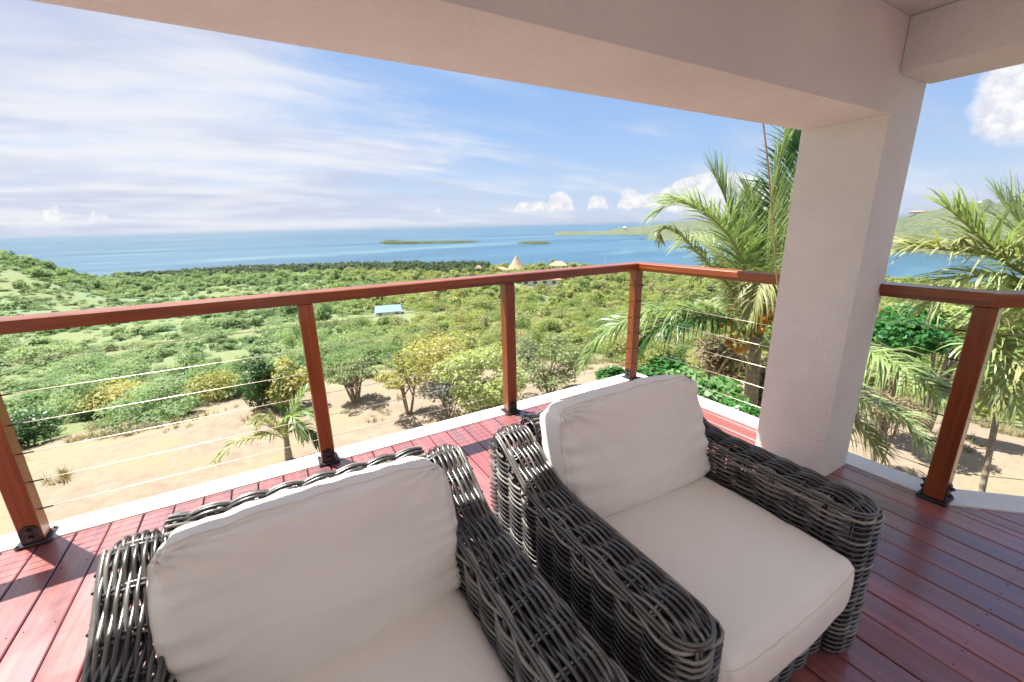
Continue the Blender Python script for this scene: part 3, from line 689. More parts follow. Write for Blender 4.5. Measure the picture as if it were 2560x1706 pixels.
def build_arm():
    """arm on the +x side of local frame x in [0, AW] (0 = outer), y front 0 .. rear CDP"""
    w = Weave(); hw = AW/2
    # plan outline, from rear outer round the front to rear inner
    q = np.linspace(0, np.pi, 17); ry = 0.075
    plan = [(0.0, CDP)]+[(0.0, y) for y in np.linspace(CDP-0.02, ry, 40)]+[(hw-hw*math.copysign(abs(math.cos(a))**0.75, math.cos(a)), ry-ry*abs(math.sin(a))**0.75) for a in q[1:-1]]+[(AW, y) for y in np.linspace(ry, CDP-0.10, 36)]
    plan = np.array(plan); t = np.gradient(plan, axis=0); nrm = np.stack([-t[:, 1], t[:, 0]], 1); nrm /= np.linalg.norm(nrm, axis=1)[:, None]+1e-9
    if nrm[5, 0] > 0: nrm = -nrm
    d = np.concatenate([[0], np.cumsum(np.linalg.norm(np.diff(plan, axis=0), axis=1))])
    S = np.arange(0, d[-1], DST/5)
    PX = np.interp(S, d, plan[:, 0]); PY = np.interp(S, d, plan[:, 1]); NX = np.interp(S, d, nrm[:, 0]); NY = np.interp(S, d, nrm[:, 1])
    top = arm_h(PY)-0.030
    rows = int(0.76/SP)
    for i in range(rows):
        z = 0.035+i*SP
        ok = z < top
        idx = np.where(ok)[0]
        if len(idx) < 4: continue
        for seg in np.split(idx, np.where(np.diff(idx) > 1)[0]+1):
            if len(seg) < 5: continue
            sag = 0.003*np.sin(S[seg]*5+i*0.05)
            P = np.stack([PX[seg], PY[seg], z+sag*0.5], 1); N = np.stack([NX[seg], NY[seg], np.zeros(len(seg))], 1)
            w.strand(P, N, i, S[seg])
    # vertical stakes in pairs, running over the top where outer and inner meet
    for k in range(int(d[-1]/DST)+1):
        for o in (-0.0055, 0.0055):
            s_ = k*DST+o
            if s_ < 0.01 or s_ > d[-1]-0.005: continue
            x, y = np.interp(s_, d, plan[:, 0]), np.interp(s_, d, plan[:, 1]); nx, ny = np.interp(s_, d, nrm[:, 0]), np.interp(s_, d, nrm[:, 1])
            zt = float(arm_h(y))-0.018; zs = np.linspace(0.02, zt, 12)
            w.tube(np.stack([np.full(12, x), np.full(12, y), zs], 1), np.tile([nx, ny, 0], (12, 1)), 0.0042, 5)
    # top: strands along the arm, over the rear edge and a little down the front
    nt = 14
    yy = np.concatenate([np.linspace(0.012, CDP-0.045, 90)])
    for i in range(nt):
        u = (i+0.5)/nt; x = 0.010+u*(AW-0.020); crown = 0.020*(1-(2*u-1)**2)
        yf = 0.078-0.066*(1-abs(2*u-1)**2.2)**0.5                       # the front end is round in plan
        y = np.linspace(max(0.012, yf), CDP-0.05, 80)
        z = arm_h(y)-0.012+crown-0.035*np.exp(-(y-yf)/0.022)
        P = np.stack([np.full(80, x), y, z], 1)
        q = np.linspace(0, np.pi/2, 7)[1:]; zr = arm_h(CDP-0.05)-0.012+crown
        P = np.concatenate([P, np.stack([np.full(6, x), CDP-0.05+0.05*np.sin(q), zr-0.05*(1-np.cos(q))], 1)])
        zz = np.linspace(zr-0.07, 0.03, 30); P = np.concatenate([P, np.stack([np.full(30, x), np.full(30, CDP), zz], 1)])
        T = np.gradient(P, axis=0); N = np.stack([np.zeros(len(P)), -T[:, 2], T[:, 1]], 1)
        P, N, S2 = resample(P, N)
        w.strand(P, N, i, S2)
    for k in range(int((CDP-0.05)/DST)):                                # cross stakes in pairs
        for o in (-0.0055, 0.0055):
            y = CDP-0.06-k*DST+o
            if y < 0.05: continue
            u = np.linspace(-1, 1, 13); z = float(arm_h(y))-0.012+0.020*(1-u*u)-0.018*np.clip(np.abs(u)-0.86, 0, 1)/0.14
            P = np.stack([hw+u*(hw-0.003), np.full(13, y), z], 1)
            w.tube(P, np.tile([0, 0, 1.0], (13, 1)), 0.0042, 5)
    for k in range(1, 9):                                               # rear face stakes
        for o in (-0.0055, 0.0055):
            z = 0.74-k*DST+o; w.tube(np.array([[0.01, CDP-0.002, z], [hw, CDP-0.002, z], [AW-0.01, CDP-0.002, z]]), np.tile([0, 1.0, 0], (3, 1)), 0.0042, 5)
    # rim canes along both edges and round the front
    for dx, dz in ((0.004, -0.016), (0.010, -0.006)):
        pl = np.array([(0.0+dx, y) for y in np.linspace(CDP-0.04, 0.075, 40)]+[(hw-(hw-dx)*math.cos(a), 0.075-(0.075-dx*0.5)*math.sin(a)) for a in q_(18)]+[(AW-dx, y) for y in np.linspace(0.075, CDP-0.10, 40)])
        z = arm_h(pl[:, 1])+dz-0.010*np.exp(-pl[:, 1]/0.05)
        P = np.stack([pl[:, 0], pl[:, 1], z], 1); P, N, S3 = resample(P, np.tile([0, 0, 1.0], (len(P), 1)), 0.02)
        w.tube(P, N, 0.0056, 6, 0.62)
    return w.mesh('arm')
def q_(n): return np.linspace(0, np.pi, n)[1:-1]
def build_back():
    w = Weave(); x0, x1 = AW-0.004, CW-AW+0.004; th = 0.125
    prof = [(CDP, z) for z in np.linspace(0.03, HB-0.05, 40)]+[(CDP-th/2+th/2*math.cos(a), HB-0.05+0.05*math.sin(a)**0.8) for a in q_(14)]+[(CDP-th, z) for z in np.linspace(HB-0.05, 0.30, 30)]
    prof = np.array(prof); t = np.gradient(prof, axis=0); n = np.stack([t[:, 1], -t[:, 0]], 1); n /= np.linalg.norm(n, axis=1)[:, None]
    if n[3, 0] < 0: n = -n
    d = np.concatenate([[0], np.cumsum(np.linalg.norm(np.diff(prof, axis=0), axis=1))])
    xs = np.arange(x0, x1+0.001, DST/5); m = len(xs)
    for i, s in enumerate(np.arange(0.005, d[-1], SP)):
        y, z = np.interp(s, d, prof[:, 0]), np.interp(s, d, prof[:, 1]); ny, nz = np.interp(s, d, n[:, 0]), np.interp(s, d, n[:, 1])
        P = np.stack([xs, np.full(m, y), np.full(m, z)], 1); N = np.tile([0, ny, nz], (m, 1))
        w.strand(P, N, i, xs-x0)
    for k in range(int((x1-x0)/DST)+1):
        for o in (-0.0055, 0.0055):
            x = x0+k*DST+o; P = np.stack([np.full(len(prof), x), prof[:, 0], prof[:, 1]], 1)
            P, N, _ = resample(P, np.stack([np.zeros(len(prof)), n[:, 0], n[:, 1]], 1), 0.03); w.tube(P, N, 0.0042, 5)
    return w.mesh('backrest')
def build_apron():
    w = Weave(); x0, x1 = AW-0.002, CW-AW+0.002; xs = np.arange(x0, x1+0.001, DST/5); m = len(xs)
    for i in range(int(0.27/SP)):
        P = np.stack([xs, np.full(m, 0.055), np.full(m, 0.04+i*SP)], 1); w.strand(P, np.tile([0, -1.0, 0], (m, 1)), i, xs-x0)
    for k in range(int((x1-x0)/DST)+1):
        for o in (-0.0055, 0.0055):
            x = x0+k*DST+o; w.tube(np.array([[x, 0.055, 0.03], [x, 0.055, 0.16], [x, 0.055, 0.30]]), np.tile([0, -1.0, 0], (3, 1)), 0.0042, 5)
    return w.mesh('front_apron')

def cushion_map(hx, hy, hz, rad, puff, bulge, seed, crease):
    """maps the surface of the cube [-1,1]^3 onto a soft boxed cushion whose thin direction is z"""
    def f(p):
        c = Vector((p[0]*hx, p[1]*hy, p[2]*hz))
        inn = Vector((max(-(hx-rad), min(hx-rad, c.x)), max(-(hy-rad), min(hy-rad, c.y)), max(-(hz-rad*0.8), min(hz-rad*0.8, c.z))))
        dv = c-inn
        if dv.length > 1e-6:
            k = Vector((dv.x/rad, dv.y/rad, dv.z/(rad*0.8))).normalized(); o = inn+Vector((k.x*rad, k.y*rad, k.z*rad*0.8))
        else: o = c
        u, v, w_ = p
        a = (1-u*u)*(1-v*v); o.z += puff*math.copysign(1, w_)*abs(w_)*a**0.65
        o.x += bulge*u*(1-v*v)*(1-w_*w_*0.5); o.y += bulge*v*(1-u*u)*(1-w_*w_*0.5)
        # pinched corners and folds running in from the ends
        cr = (abs(u)*abs(v))**4; o.x -= 0.016*cr*u*(1-0.4*abs(w_)); o.y -= 0.010*cr*v
        edge = max(abs(u)**3, abs(v)**5)
        n = noise.noise(Vector((u*2.2+seed, v*7.5*(1 if abs(u) > abs(v) else 0.5), w_*1.5+seed)))
        n2 = noise.noise(Vector((u*1.4+seed*2, v*1.9, w_+3*seed)))
        n3 = noise.noise(Vector((u*5+v*3+seed, v*11-u*4, w_*2)))
        a1, a2 = u+1.02, v-1.02; ang = math.atan2(a2, a1); rr_ = math.hypot(a1, a2)
        b1, b2 = u-1.02, v-1.02; ang2 = math.atan2(b2, b1); rr2 = math.hypot(b1, b2)
        fold = math.sin(ang*17+seed)*math.exp(-rr_*2.6)*min(1, rr_*6)+0.8*math.sin(ang2*15+seed*2)*math.exp(-rr2*2.8)*min(1, rr2*6)
        o.z += math.copysign(1, w_)*abs(w_)*(crease*(0.7*n*(0.25+edge)+0.8*n2+0.25*n3*edge+0.75*fold))
        o.y += crease*0.5*n3*edge*v
        return o
    return f
def build_cushion(name, f, n=46):
    V = []; F = []; idx = {}
    def vid(p):
        k = tuple(round(c*1000) for c in p)
        if k not in idx: idx[k] = len(V); V.append(tuple(f(p)))
        return idx[k]
    g = [math.sin(x*math.pi/2)*0.55+x*0.45 for x in np.linspace(-1, 1, n+1)]
    gz_ = [-1, -0.9, -0.75, -0.5, -0.2, 0.2, 0.5, 0.75, 0.9, 1]
    for s in (-1, 1):
        for i in range(n):
            for j in range(n):
                q = [vid((g[i], g[j], s)), vid((g[i+1], g[j], s)), vid((g[i+1], g[j+1], s)), vid((g[i], g[j+1], s))]; F.append(q if s > 0 else q[::-1])
        for i in range(n):
            for j in range(len(gz_)-1):
                q = [vid((g[i], s, gz_[j])), vid((g[i+1], s, gz_[j])), vid((g[i+1], s, gz_[j+1])), vid((g[i], s, gz_[j+1]))]; F.append(q if s < 0 else q[::-1])
                q = [vid((s, g[i], gz_[j])), vid((s, g[i+1], gz_[j])), vid((s, g[i+1], gz_[j+1])), vid((s, g[i], gz_[j+1]))]; F.append(q if s > 0 else q[::-1])
    return mesh_np(name, V, F, True)
def build_seam(f, w_):
    pts = []
    for k in range(4):
        for u in np.linspace(-1, 1, 40, endpoint=False):
            p = [(u, -1), (1, u), (-u, 1), (-1, -u)][k]; pts.append(f((p[0], p[1], w_)))
    pts.append(pts[0]); m = MB(); m.tube(pts, 0.0022, 6, False); return m.mesh('seam', True)

def build_chairs():
    arm = build_arm(); back = build_back(); apron = build_apron()
    fs = cushion_map(0.368, 0.435, 0.090, 0.050, 0.022, 0.010, 1.7, 0.006)
    spot = [('wide dark wicker armchair with its cushions, nearest the camera', (0.027-CW/2, 0.435), 0.0, 4.3, 0.0),
            ('dark wicker armchair with pale cushions beside the stucco column', (1.225-CW/2, 0.44), R(-0.4), 8.1, 0.0)]
    me_seat = build_cushion('seat_cushion', fs); me_seam = build_seam(fs, 0.80); me_seam2 = build_seam(fs, -0.80)
    for label, (x, y), rz, seed, _ in spot:
        root = empty('wicker_armchair', (x, y, 0.0), rz); tag(root, label, 'armchair', 'pair of wicker armchairs')
        a = put('arm', arm, 'wicker', root); a.location = (0, 0, 0)
        b = put('arm', arm, 'wicker', root); b.location = (CW, 0, 0); b.scale = (-1, 1, 1)
        put('backrest', back, 'wicker', root)['kind'] = 'stuff'; put('front_apron', apron, 'wicker', root)['kind'] = 'stuff'
        for o in (a, b): o['kind'] = 'stuff'
        m = MB(); m.box((CW/2, 0.50, 0.275), (CW-2*AW-0.02, 0.86, 0.05)); m.build('seat_base', 'screw_dark', root)
        for lx, ly in ((0.07, 0.08), (CW-0.07, 0.08), (0.07, CDP-0.06), (CW-0.07, CDP-0.06)):
            m = MB(); m.tube([(lx, ly, 0.001), (lx, ly, 0.06)], 0.022, 10); m.build('foot', 'black_metal', root)
        s = put('seat_cushion', me_seat, 'cushion_fabric', root, (CW/2, 0.415, 0.392))
        put('seam', me_seam, 'seam_thread', s); put('seam', me_seam2, 'seam_thread', s)
        first = seed < 5; fb = cushion_map(0.380, 0.222 if first else 0.238, 0.088, 0.046, 0.052, 0.012, seed, 0.019)
        me = build_cushion('back_cushion', fb, 56)
        c = put('back_cushion', me, 'cushion_fabric', root, (CW/2+(0.0 if first else 0.015), 0.725, 0.648 if first else 0.682)); c.rotation_euler = (R(90-17), 0, R(1.0 if seed < 5 else -1.5))
        put('seam', build_seam(fb, 0.78), 'seam_thread', c); put('seam', build_seam(fb, -0.78), 'seam_thread', c)
build_chairs()

# ------------------------------------------------------------------ vegetation
def leaf_quads(C, Nrm, size, rg, aspect=0.5):
    """leaf shaped quads at C (n,3), facing about Nrm"""
    n = len(C); Nrm = Nrm+rg.normal(0, 0.55, (n, 3)); Nrm /= np.linalg.norm(Nrm, axis=1)[:, None]+1e-9
    a = np.cross(Nrm, rg.normal(0, 1, (n, 3))); a /= np.linalg.norm(a, axis=1)[:, None]+1e-9; b = np.cross(Nrm, a)
    s = (size*rg.uniform(0.6, 1.3, n))[:, None]
    V = np.stack([C-a*s*0.5, C+b*s*aspect*0.5+a*s*0.05, C+a*s*0.5-Nrm*s*0.12, C-b*s*aspect*0.5+a*s*0.05], 1).reshape(-1, 3)
    return V, np.arange(4*n).reshape(n, 4)
def crown_points(n, rad, rg, lumps=9, spread=0.62, lump_r=(0.34, 0.55), floor=-0.75):
    """leaf positions on overlapping lumps inside an ellipsoid of radii rad"""
    L = rg.normal(0, 1, (lumps, 3)); L /= np.linalg.norm(L, axis=1)[:, None]; L *= (rg.uniform(0.25, 1.0, lumps)**0.6)[:, None]*spread
    L[:, 2] = np.clip(L[:, 2], floor, 1); lr = rg.uniform(*lump_r, lumps)
    k = rg.choice(lumps, n, p=lr**2/np.sum(lr**2))
    d = rg.normal(0, 1, (n, 3)); d /= np.linalg.norm(d, axis=1)[:, None]
    P = L[k]+d*(lr[k]*rg.uniform(0.55, 1.08, n)**0.7)[:, None]
    P[:, 2] = np.maximum(P[:, 2], -0.98)
    N = d*0.35+P*0.35+np.array([0, 0, 0.95])
    return P*np.asarray(rad), N, L*np.asarray(rad)
def clump_mesh(name, n, rad, leaf, seed, lumps=9, aspect=0.5, **kw):
    rg = np.random.default_rng(seed); P, N, L = crown_points(n, rad, rg, lumps, **kw)
    V, F = leaf_quads(P, N, leaf, rg, aspect); return mesh_np(name, V, F), L

def tree(name, label, cat, base, cc, rad, n, leaf, mat, seed, trunks=3, tr=0.05, group=None, lumps=11, aspect=0.5, bark='bark', limbs=True, **kw):
    """base: ground point; cc: crown centre above base; rad: crown radii"""
    root = empty(name, base); tag(root, label, cat, group)
    me, L = clump_mesh('crown', n, rad, leaf, seed, lumps, aspect, **kw)
    put('crown', me, mat, root, cc)
    rg = random.Random(seed); m = MB()
    for k in range(trunks):
        a = 2*math.pi*k/max(trunks, 1)+rg.uniform(-.5, .5); sp = 0.12*rad[0]*(trunks > 1)
        p0 = Vector((math.cos(a)*sp*0.4, math.sin(a)*sp*0.4, -0.08)); p2 = Vector((cc[0]+math.cos(a)*rad[0]*0.32, cc[1]+math.sin(a)*rad[1]*0.32, cc[2]-rad[2]*0.15))
        p1 = (p0+p2)*0.5+Vector((rg.uniform(-.1, .1), rg.uniform(-.1, .1), 0))*rad[0]
        P = [p0*(1-u)**2+p1*2*u*(1-u)+p2*u*u for u in np.linspace(0, 1, 8)]
        m.tube(P, [tr*(1-0.65*u) for u in np.linspace(0, 1, 8)], 7)
        if limbs:
            for q in range(3):
                l = L[(k*3+q) % len(L)]; e = Vector((cc[0]+l[0]*0.9, cc[1]+l[1]*0.9, cc[2]+l[2]*0.9)); s = P[3+q]
                mid = (s+e)*0.5+Vector((0, 0, -0.05*rad[2])); m.tube([s, mid, e], [tr*0.5, tr*0.35, tr*0.12], 6)
    m.build('trunk', bark, root, smooth=True)
    return root
def depth(p): return (Vector(p)-Vector((0, 0, CAMZ))).dot(fw)
def px2m(px, p): return px/FPX*depth(p)
def on_ground(px, py):
    p = hit(px, py); p.z = float(gz(p.x, p.y)); return p
def ground_at(px, hd):                     # ground point in the direction of image column px (at the horizon)
    d = ray(px, 570); k = hd/math.hypot(d.x, d.y); x, y = d.x*k, d.y*k; return Vector((x, y, float(gz(x, y))))

def garden():
    def T(name, label, bx, by, wpx, hpx, clear, n, leaf, mat, seed, cat='shrub', **kw):
        """shrub with its foot at (bx,by), wpx wide and hpx tall in the picture, clear share of bare stem"""
        b = on_ground(bx, by); w = px2m(wpx, b); h = px2m(hpx, b)/0.93
        ch = h*(1-clear)
        return tree(name, label, cat, b, (0, 0, h*clear+ch*0.48), (w/2, w/2, ch*0.52), n, leaf, mat, seed, **kw)
    T('garden_tree', 'round garden tree on several dark stems behind the second post', 890, 1006, 150, 120, 0.30, 3000, 0.09, 'leaf_mid', 11, 'tree', trunks=6, tr=0.05, lumps=24, lump_r=(0.16, 0.32), spread=0.78)
    T('garden_tree', 'yellow-green garden tree with a bare forked trunk on the dirt', 1022, 1036, 170, 150, 0.42, 2300, 0.09, 'leaf_yellow', 12, 'tree', trunks=3, tr=0.045, lumps=26, lump_r=(0.14, 0.28), spread=0.82)
    T('shrub', 'tall light green leafy shrub left of the third post', 1200, 1060, 265, 205, 0.04, 6500, 0.11, 'leaf_light', 13, trunks=4, tr=0.03, lumps=34, lump_r=(0.14, 0.28), spread=0.85)
    T('shrub', 'sparse greyish shrub on the dirt in front of the light green shrub', 1125, 1045, 150, 110, 0.2, 900, 0.10, 'leaf_grey', 14, trunks=5, tr=0.02)
    T('garden_tree', 'dense dark green bush between the third post and the corner post', 1375, 988, 215, 150, 0.12, 5200, 0.09, 'leaf_mid', 15, 'tree', trunks=4, tr=0.05, lumps=28, lump_r=(0.15, 0.3), spread=0.82)
    T('shrub', 'low dark green bush at the left edge of the dirt', 75, 1118, 170, 95, 0.02, 2200, 0.12, 'leaf_dark', 16, trunks=3, tr=0.03)
    T('shrub', 'round grey-green bush beside the dirt clearing', 425, 1012, 115, 75, 0.02, 1800, 0.10, 'leaf_grey', 17, trunks=3, tr=0.03)
    T('shrub', 'low yellow-green bush left of the grey bush', 310, 1030, 210, 85, 0.02, 2400, 0.12, 'leaf_yellow', 18, trunks=3, tr=0.03)
    T('shrub', 'upright dark green bush left of the second post', 655, 1020, 120, 145, 0.05, 2200, 0.12, 'leaf_dark', 19, trunks=3, tr=0.04)
    T('shrub', 'yellow-green bush behind the second post', 735, 1018, 140, 130, 0.05, 2200, 0.13, 'leaf_yellow', 20, trunks=3, tr=0.03)
    T('shrub', 'yellow bush right of the grey bush at the clearing edge', 540, 1000, 150, 80, 0.02, 1600, 0.12, 'leaf_yellow', 21, trunks=3, tr=0.03)
    T('shrub', 'yellow flowering bush behind the forked tree', 1110, 955, 220, 130, 0.05, 2600, 0.13, 'leaf_yellow', 22, trunks=3, tr=0.03)
    T('shrub', 'spiky grey dry bush right of the third post', 1322, 925, 80, 85, 0.02, 500, 0.25, 'leaf_grey', 23, trunks=3, tr=0.03, aspect=0.15)
    T('shrub', 'bright green round bush right of the corner post', 1665, 800, 120, 62, 0.02, 1500, 0.14, 'leaf_light', 24, trunks=3, tr=0.03)
    # leafy shrubs right under the deck corner
    for i, (px, hd, ctr, w, h, lab) in enumerate(((1660, 6.6, 940, 190, 95, 'glossy bright green shrub beyond the corner of the deck'),
                                                  (1760, 5.9, 985, 200, 110, 'glossy bright green shrub just outside the deck behind the right armchair'),
                                                  (1850, 5.3, 1035, 120, 70, 'small bright green shrub at the foot of the palm'),
                                                  (1535, 7.4, 940, 110, 60, 'small bright green shrub left of the corner post'))):
        c = at(px, ctr, hd); b = Vector((c.x, c.y, float(gz(c.x, c.y)))); ww = px2m(w, c); hh = px2m(h, c)
        tree('shrub', lab, 'shrub', b, (0, 0, c.z-b.z), (ww/2, ww/2, hh/2*1.15), 2600, 0.115, 'leaf_bright', 40+i, trunks=5, tr=0.022, lumps=12, aspect=0.55)
    for i, (px, hd, ctr, w, h, mat, lab) in enumerate(((2265, 12.5, 830, 215, 130, 'leaf_bright', 'bright green tree seen right of the column'),
                                                       (2390, 14.0, 800, 170, 80, 'leaf_light', 'pale green bush behind the right post'))):
        c = at(px, ctr, hd); b = Vector((c.x, c.y, float(gz(c.x, c.y)))); ww = px2m(w, c); hh = px2m(h, c)
        tree('garden_tree', lab, 'tree', b, (0, 0, c.z-b.z), (ww/2, ww/2, hh/2*1.15), 3600, 0.13, mat, 50+i, trunks=4, tr=0.05, lumps=13, aspect=0.6)
    for i, (px, hd, ctr, w, h, lab) in enumerate(((1800, 9.6, 905, 170, 150, 'tangle of dry brown stalks left of the palm trunk'), (1905, 9.2, 960, 90, 170, 'dry brown leaf tangle behind the palm trunk'),
                                                  (2225, 10.5, 1015, 170, 50, 'patch of dry brown brush on the sand right of the column'))):
        c = at(px, ctr, hd); b = Vector((c.x, c.y, float(gz(c.x, c.y)))); ww = px2m(w, c); hh = px2m(h, c)
        tree('dry_bush', lab, 'bush', b, (0, 0, c.z-b.z), (ww/2, ww/2, max(hh/2*1.1, 0.2)), 1000, 0.30, 'leaf_dry', 60+i, trunks=5, tr=0.02, aspect=0.12)
garden()

# ---- palms
def frond_mesh(name, P, L0, wid, dens, seed, droop=0.35, sweep=0.8, wind=(0, 0, 0), lift=0.25):
    """pinnate palm leaf along path P; returns leaflets (V,F) and the rachis mesh"""
    rg = np.random.default_rng(seed); P = np.array([tuple(p) for p in P])
    d = np.concatenate([[0], np.cumsum(np.linalg.norm(np.diff(P, axis=0), axis=1))]); L = d[-1]
    n = int(dens*L); V = []; F = []
    Tn = np.gradient(P, axis=0); Tn /= np.linalg.norm(Tn, axis=1)[:, None]
    for side in (-1, 1):
        for i in range(n):
            u = 0.14+0.86*(i+rg.uniform(-.35, .35))/n; u = min(max(u, 0.1), 0.995); s = u*L
            p = np.array([np.interp(s, d, P[:, k]) for k in range(3)]); t = np.array([np.interp(s, d, Tn[:, k]) for k in range(3)]); t /= np.linalg.norm(t)
            if rg.random() < 0.04: continue
            sv = np.cross(t, [0, 0, 1.0]); sv /= np.linalg.norm(sv)+1e-6; upv = np.cross(sv, t)
            ll = L0*(0.35+0.65*math.sin(math.pi*min(1, 0.16+0.80*u))**0.8)*rg.uniform(0.72, 1.15)
            dirv = side*sv*(1-0.45*u)+t*sweep*(0.55+0.75*u)+upv*lift*rg.uniform(0.3, 1.4)+np.array(wind)+rg.normal(0, 0.15, 3); dirv /= np.linalg.norm(dirv)
            wv = np.cross(dirv, upv+rg.normal(0, 0.3, 3)); wv /= np.linalg.norm(wv)+1e-6
            pts = []; q = p.copy(); g = dirv.copy(); m = 4
            for k in range(m+1):
                pts.append(q.copy()); q = q+g*ll/m; g = g+np.array([0, 0, -droop*(0.4+0.9*k/m)*rg.uniform(0.5, 1.7)]); g /= np.linalg.norm(g)
            b = len(V); ws = [0.55, 1.0, 0.85, 0.5, 0.06]
            for k in range(m+1): V.append(pts[k]-wv*wid*ws[k]*0.5); V.append(pts[k]+wv*wid*ws[k]*0.5)
            for k in range(m): F.append((b+2*k, b+2*k+1, b+2*k+3, b+2*k+2))
    return mesh_np(name, V, F)
def bez(a, b, c, n=22):
    return [a*(1-u)**2+b*(2*u*(1-u))+c*u*u for u in np.linspace(0, 1, n)]
def spline(pts, n=7):
    P = []
    for i in range(len(pts)-1):
        a = pts[max(i-1, 0)]; b = pts[i]; c = pts[i+1]; d = pts[min(i+2, len(pts)-1)]
        for k in range(n):
            u = k/n; P.append(0.5*((2*b)+(c-a)*u+(2*a-5*b+4*c-d)*u*u+(3*b-a-3*c+d)*u*u*u))
    P.append(pts[-1]); return P
def add_frond(root, P, L0, mat, seed, wid=0.04, dens=26, rr=0.028, rmat='rachis', **kw):
    org = Vector(root.location); P = [p-org for p in P]
    f = put('frond', frond_mesh('frond', P, L0, wid, dens, seed, **kw), mat, root)
    m = MB(); n = len(P); m.tube(P, [rr*(1-0.85*i/(n-1)) for i in range(n)], 6); m.build('rachis', rmat, f, smooth=True)
def palms():
    # tall coconut palm left of the column
    D = 8.0
    top = at(1893, 842, D); foot = at(1886, 1040, D); foot = Vector((foot.x, foot.y, float(gz(foot.x, foot.y))))
    root = empty('palm_tree', foot); tag(root, 'coconut palm with orange fruit clusters left of the column', 'palm tree')
    mid = at(1882, 920, D)
    m = MB(); P = spline([foot-foot+Vector((0.1, 0.0, -0.1)), (mid-foot)*0.5+Vector((0.05, 0, 0)), mid-foot, top-foot], 6)
    n = len(P); m.tube(P, [0.125-0.03*i/n+(0.05 if i < 3 else 0) for i in range(n)], 12); m.build('trunk', 'palm_bark', root, smooth=True)
    fr = [  # path points (px, py, distance), leaflet length, material, droop, wind
        ([(1893, 842, 8.0), (1866, 690, 8.0), (1836, 565, 7.9), (1810, 490, 7.9), (1783, 430, 7.9)], 0.80, 'palm_leaf', 0.10, (0.1, 0, 0.1)),
        ([(1890, 842, 8.0), (1864, 690, 7.8), (1836, 610, 7.6), (1790, 555, 7.4), (1735, 515, 7.2), (1690, 505, 7.1), (1652, 525, 7.0)], 0.72, 'palm_leaf', 0.30, (0, 0, 0)),
        ([(1900, 842, 8.0), (1916, 690, 8.0), (1927, 520, 8.0), (1950, 395, 8.0), (1985, 300, 8.0)], 0.75, 'palm_leaf', 0.10, (0.15, -0.1, 0.15)),
        ([(1903, 842, 8.0), (1940, 700, 8.3), (1965, 560, 8.6), (1990, 430, 8.8), (2010, 340, 9.0)], 0.85, 'palm_leaf_deep', 0.22, (0, 0, 0)),
        ([(1885, 842, 8.0), (1835, 735, 7.8), (1790, 680, 7.6), (1740, 628, 7.4), (1694, 583, 7.3), (1655, 572, 7.2), (1650, 600, 7.2)], 0.34, 'palm_leaf_yellow', 0.45, (0, 0, 0)),
        ([(1885, 845, 8.0), (1800, 795, 7.7), (1700, 775, 7.4), (1600, 785, 7.2), (1510, 835, 7.0), (1462, 905, 6.9)], 0.62, 'palm_leaf', 0.55, (0, 0, 0)),
        ([(1885, 850, 8.0), (1800, 802, 7.6), (1720, 800, 7.2), (1640, 830, 6.9), (1590, 890, 6.8)], 0.62, 'palm_leaf_deep', 0.62, (0, 0, 0)),
        ([(1893, 842, 8.0), (1915, 720, 7.7), (1918, 690, 7.3), (1895, 730, 7.0), (1872, 800, 6.9)], 0.55, 'palm_leaf_yellow', 0.8, (0, 0, 0)),
        ([(1890, 842, 8.0), (1850, 720, 8.3), (1800, 640, 8.5), (1745, 600, 8.7), (1700, 610, 8.8)], 0.62, 'palm_leaf', 0.45, (0, 0, 0)),
        ([(1893, 842, 8.0), (1895, 700, 8.3), (1890, 580, 8.5), (1875, 480, 8.7)], 0.7, 'palm_leaf', 0.2, (0.1, 0, 0.1)),
        ([(1893, 842, 8.0), (1950, 730, 8.4), (1985, 740, 8.8), (2010, 800, 9.0)], 0.6, 'palm_leaf', 0.7, (0, 0, 0)),
        ([(1890, 845, 8.0), (1840, 700, 8.5), (1790, 670, 9.0), (1740, 700, 9.4)], 0.6, 'palm_leaf', 0.7, (0, 0, 0)),
        ([(1900, 850, 8.0), (2000, 840, 7.4), (2100, 860, 6.9), (2200, 892, 6.5), (2290, 938, 6.2), (2362, 990, 6.0)], 0.62, 'palm_leaf', 0.75, (0, 0, 0)),
        ([(1900, 855, 8.0), (2020, 905, 7.6), (2150, 985, 7.2), (2255, 1040, 7.0), (2322, 1118, 6.9)], 0.50, 'palm_leaf', 0.7, (0, 0, 0)),
        ([(1900, 860, 8.0), (1990, 930, 7.7), (2080, 1010, 7.3), (2150, 1070, 7.1), (2200, 1125, 7.0)], 0.55, 'palm_leaf_yellow', 0.4, (0, 0, 0)),
    ]
    for i, (pp, L0, mat, dr, wi) in enumerate(fr):
        add_frond(root, spline([at(*p) for p in pp], 6), L0*1.22, mat, 100+i, droop=dr, wind=wi, dens=54, wid=0.026)
    rg = random.Random(4)
    for (px, py, hd) in ((1838, 845, 7.6), (1915, 800, 7.6), (1922, 765, 7.7), (1860, 790, 7.5)):
        c = at(px, py, hd)-foot; m = MB()
        for k in range(26):
            o = Vector((rg.gauss(0, .09), rg.gauss(0, .09), rg.gauss(-0.05, .13))); r = rg.uniform(0.022, 0.045)
            p = c+o; m.tube([p+Vector((0, 0, -r)), p+Vector((0, 0, -r*.6)), p, p+Vector((0, 0, r*.6)), p+Vector((0, 0, r))], [r*.2, r*.8, r, r*.8, r*.2], 6)
        m.build('fruit_cluster', 'palm_fruit', root, smooth=True)['kind'] = 'stuff'
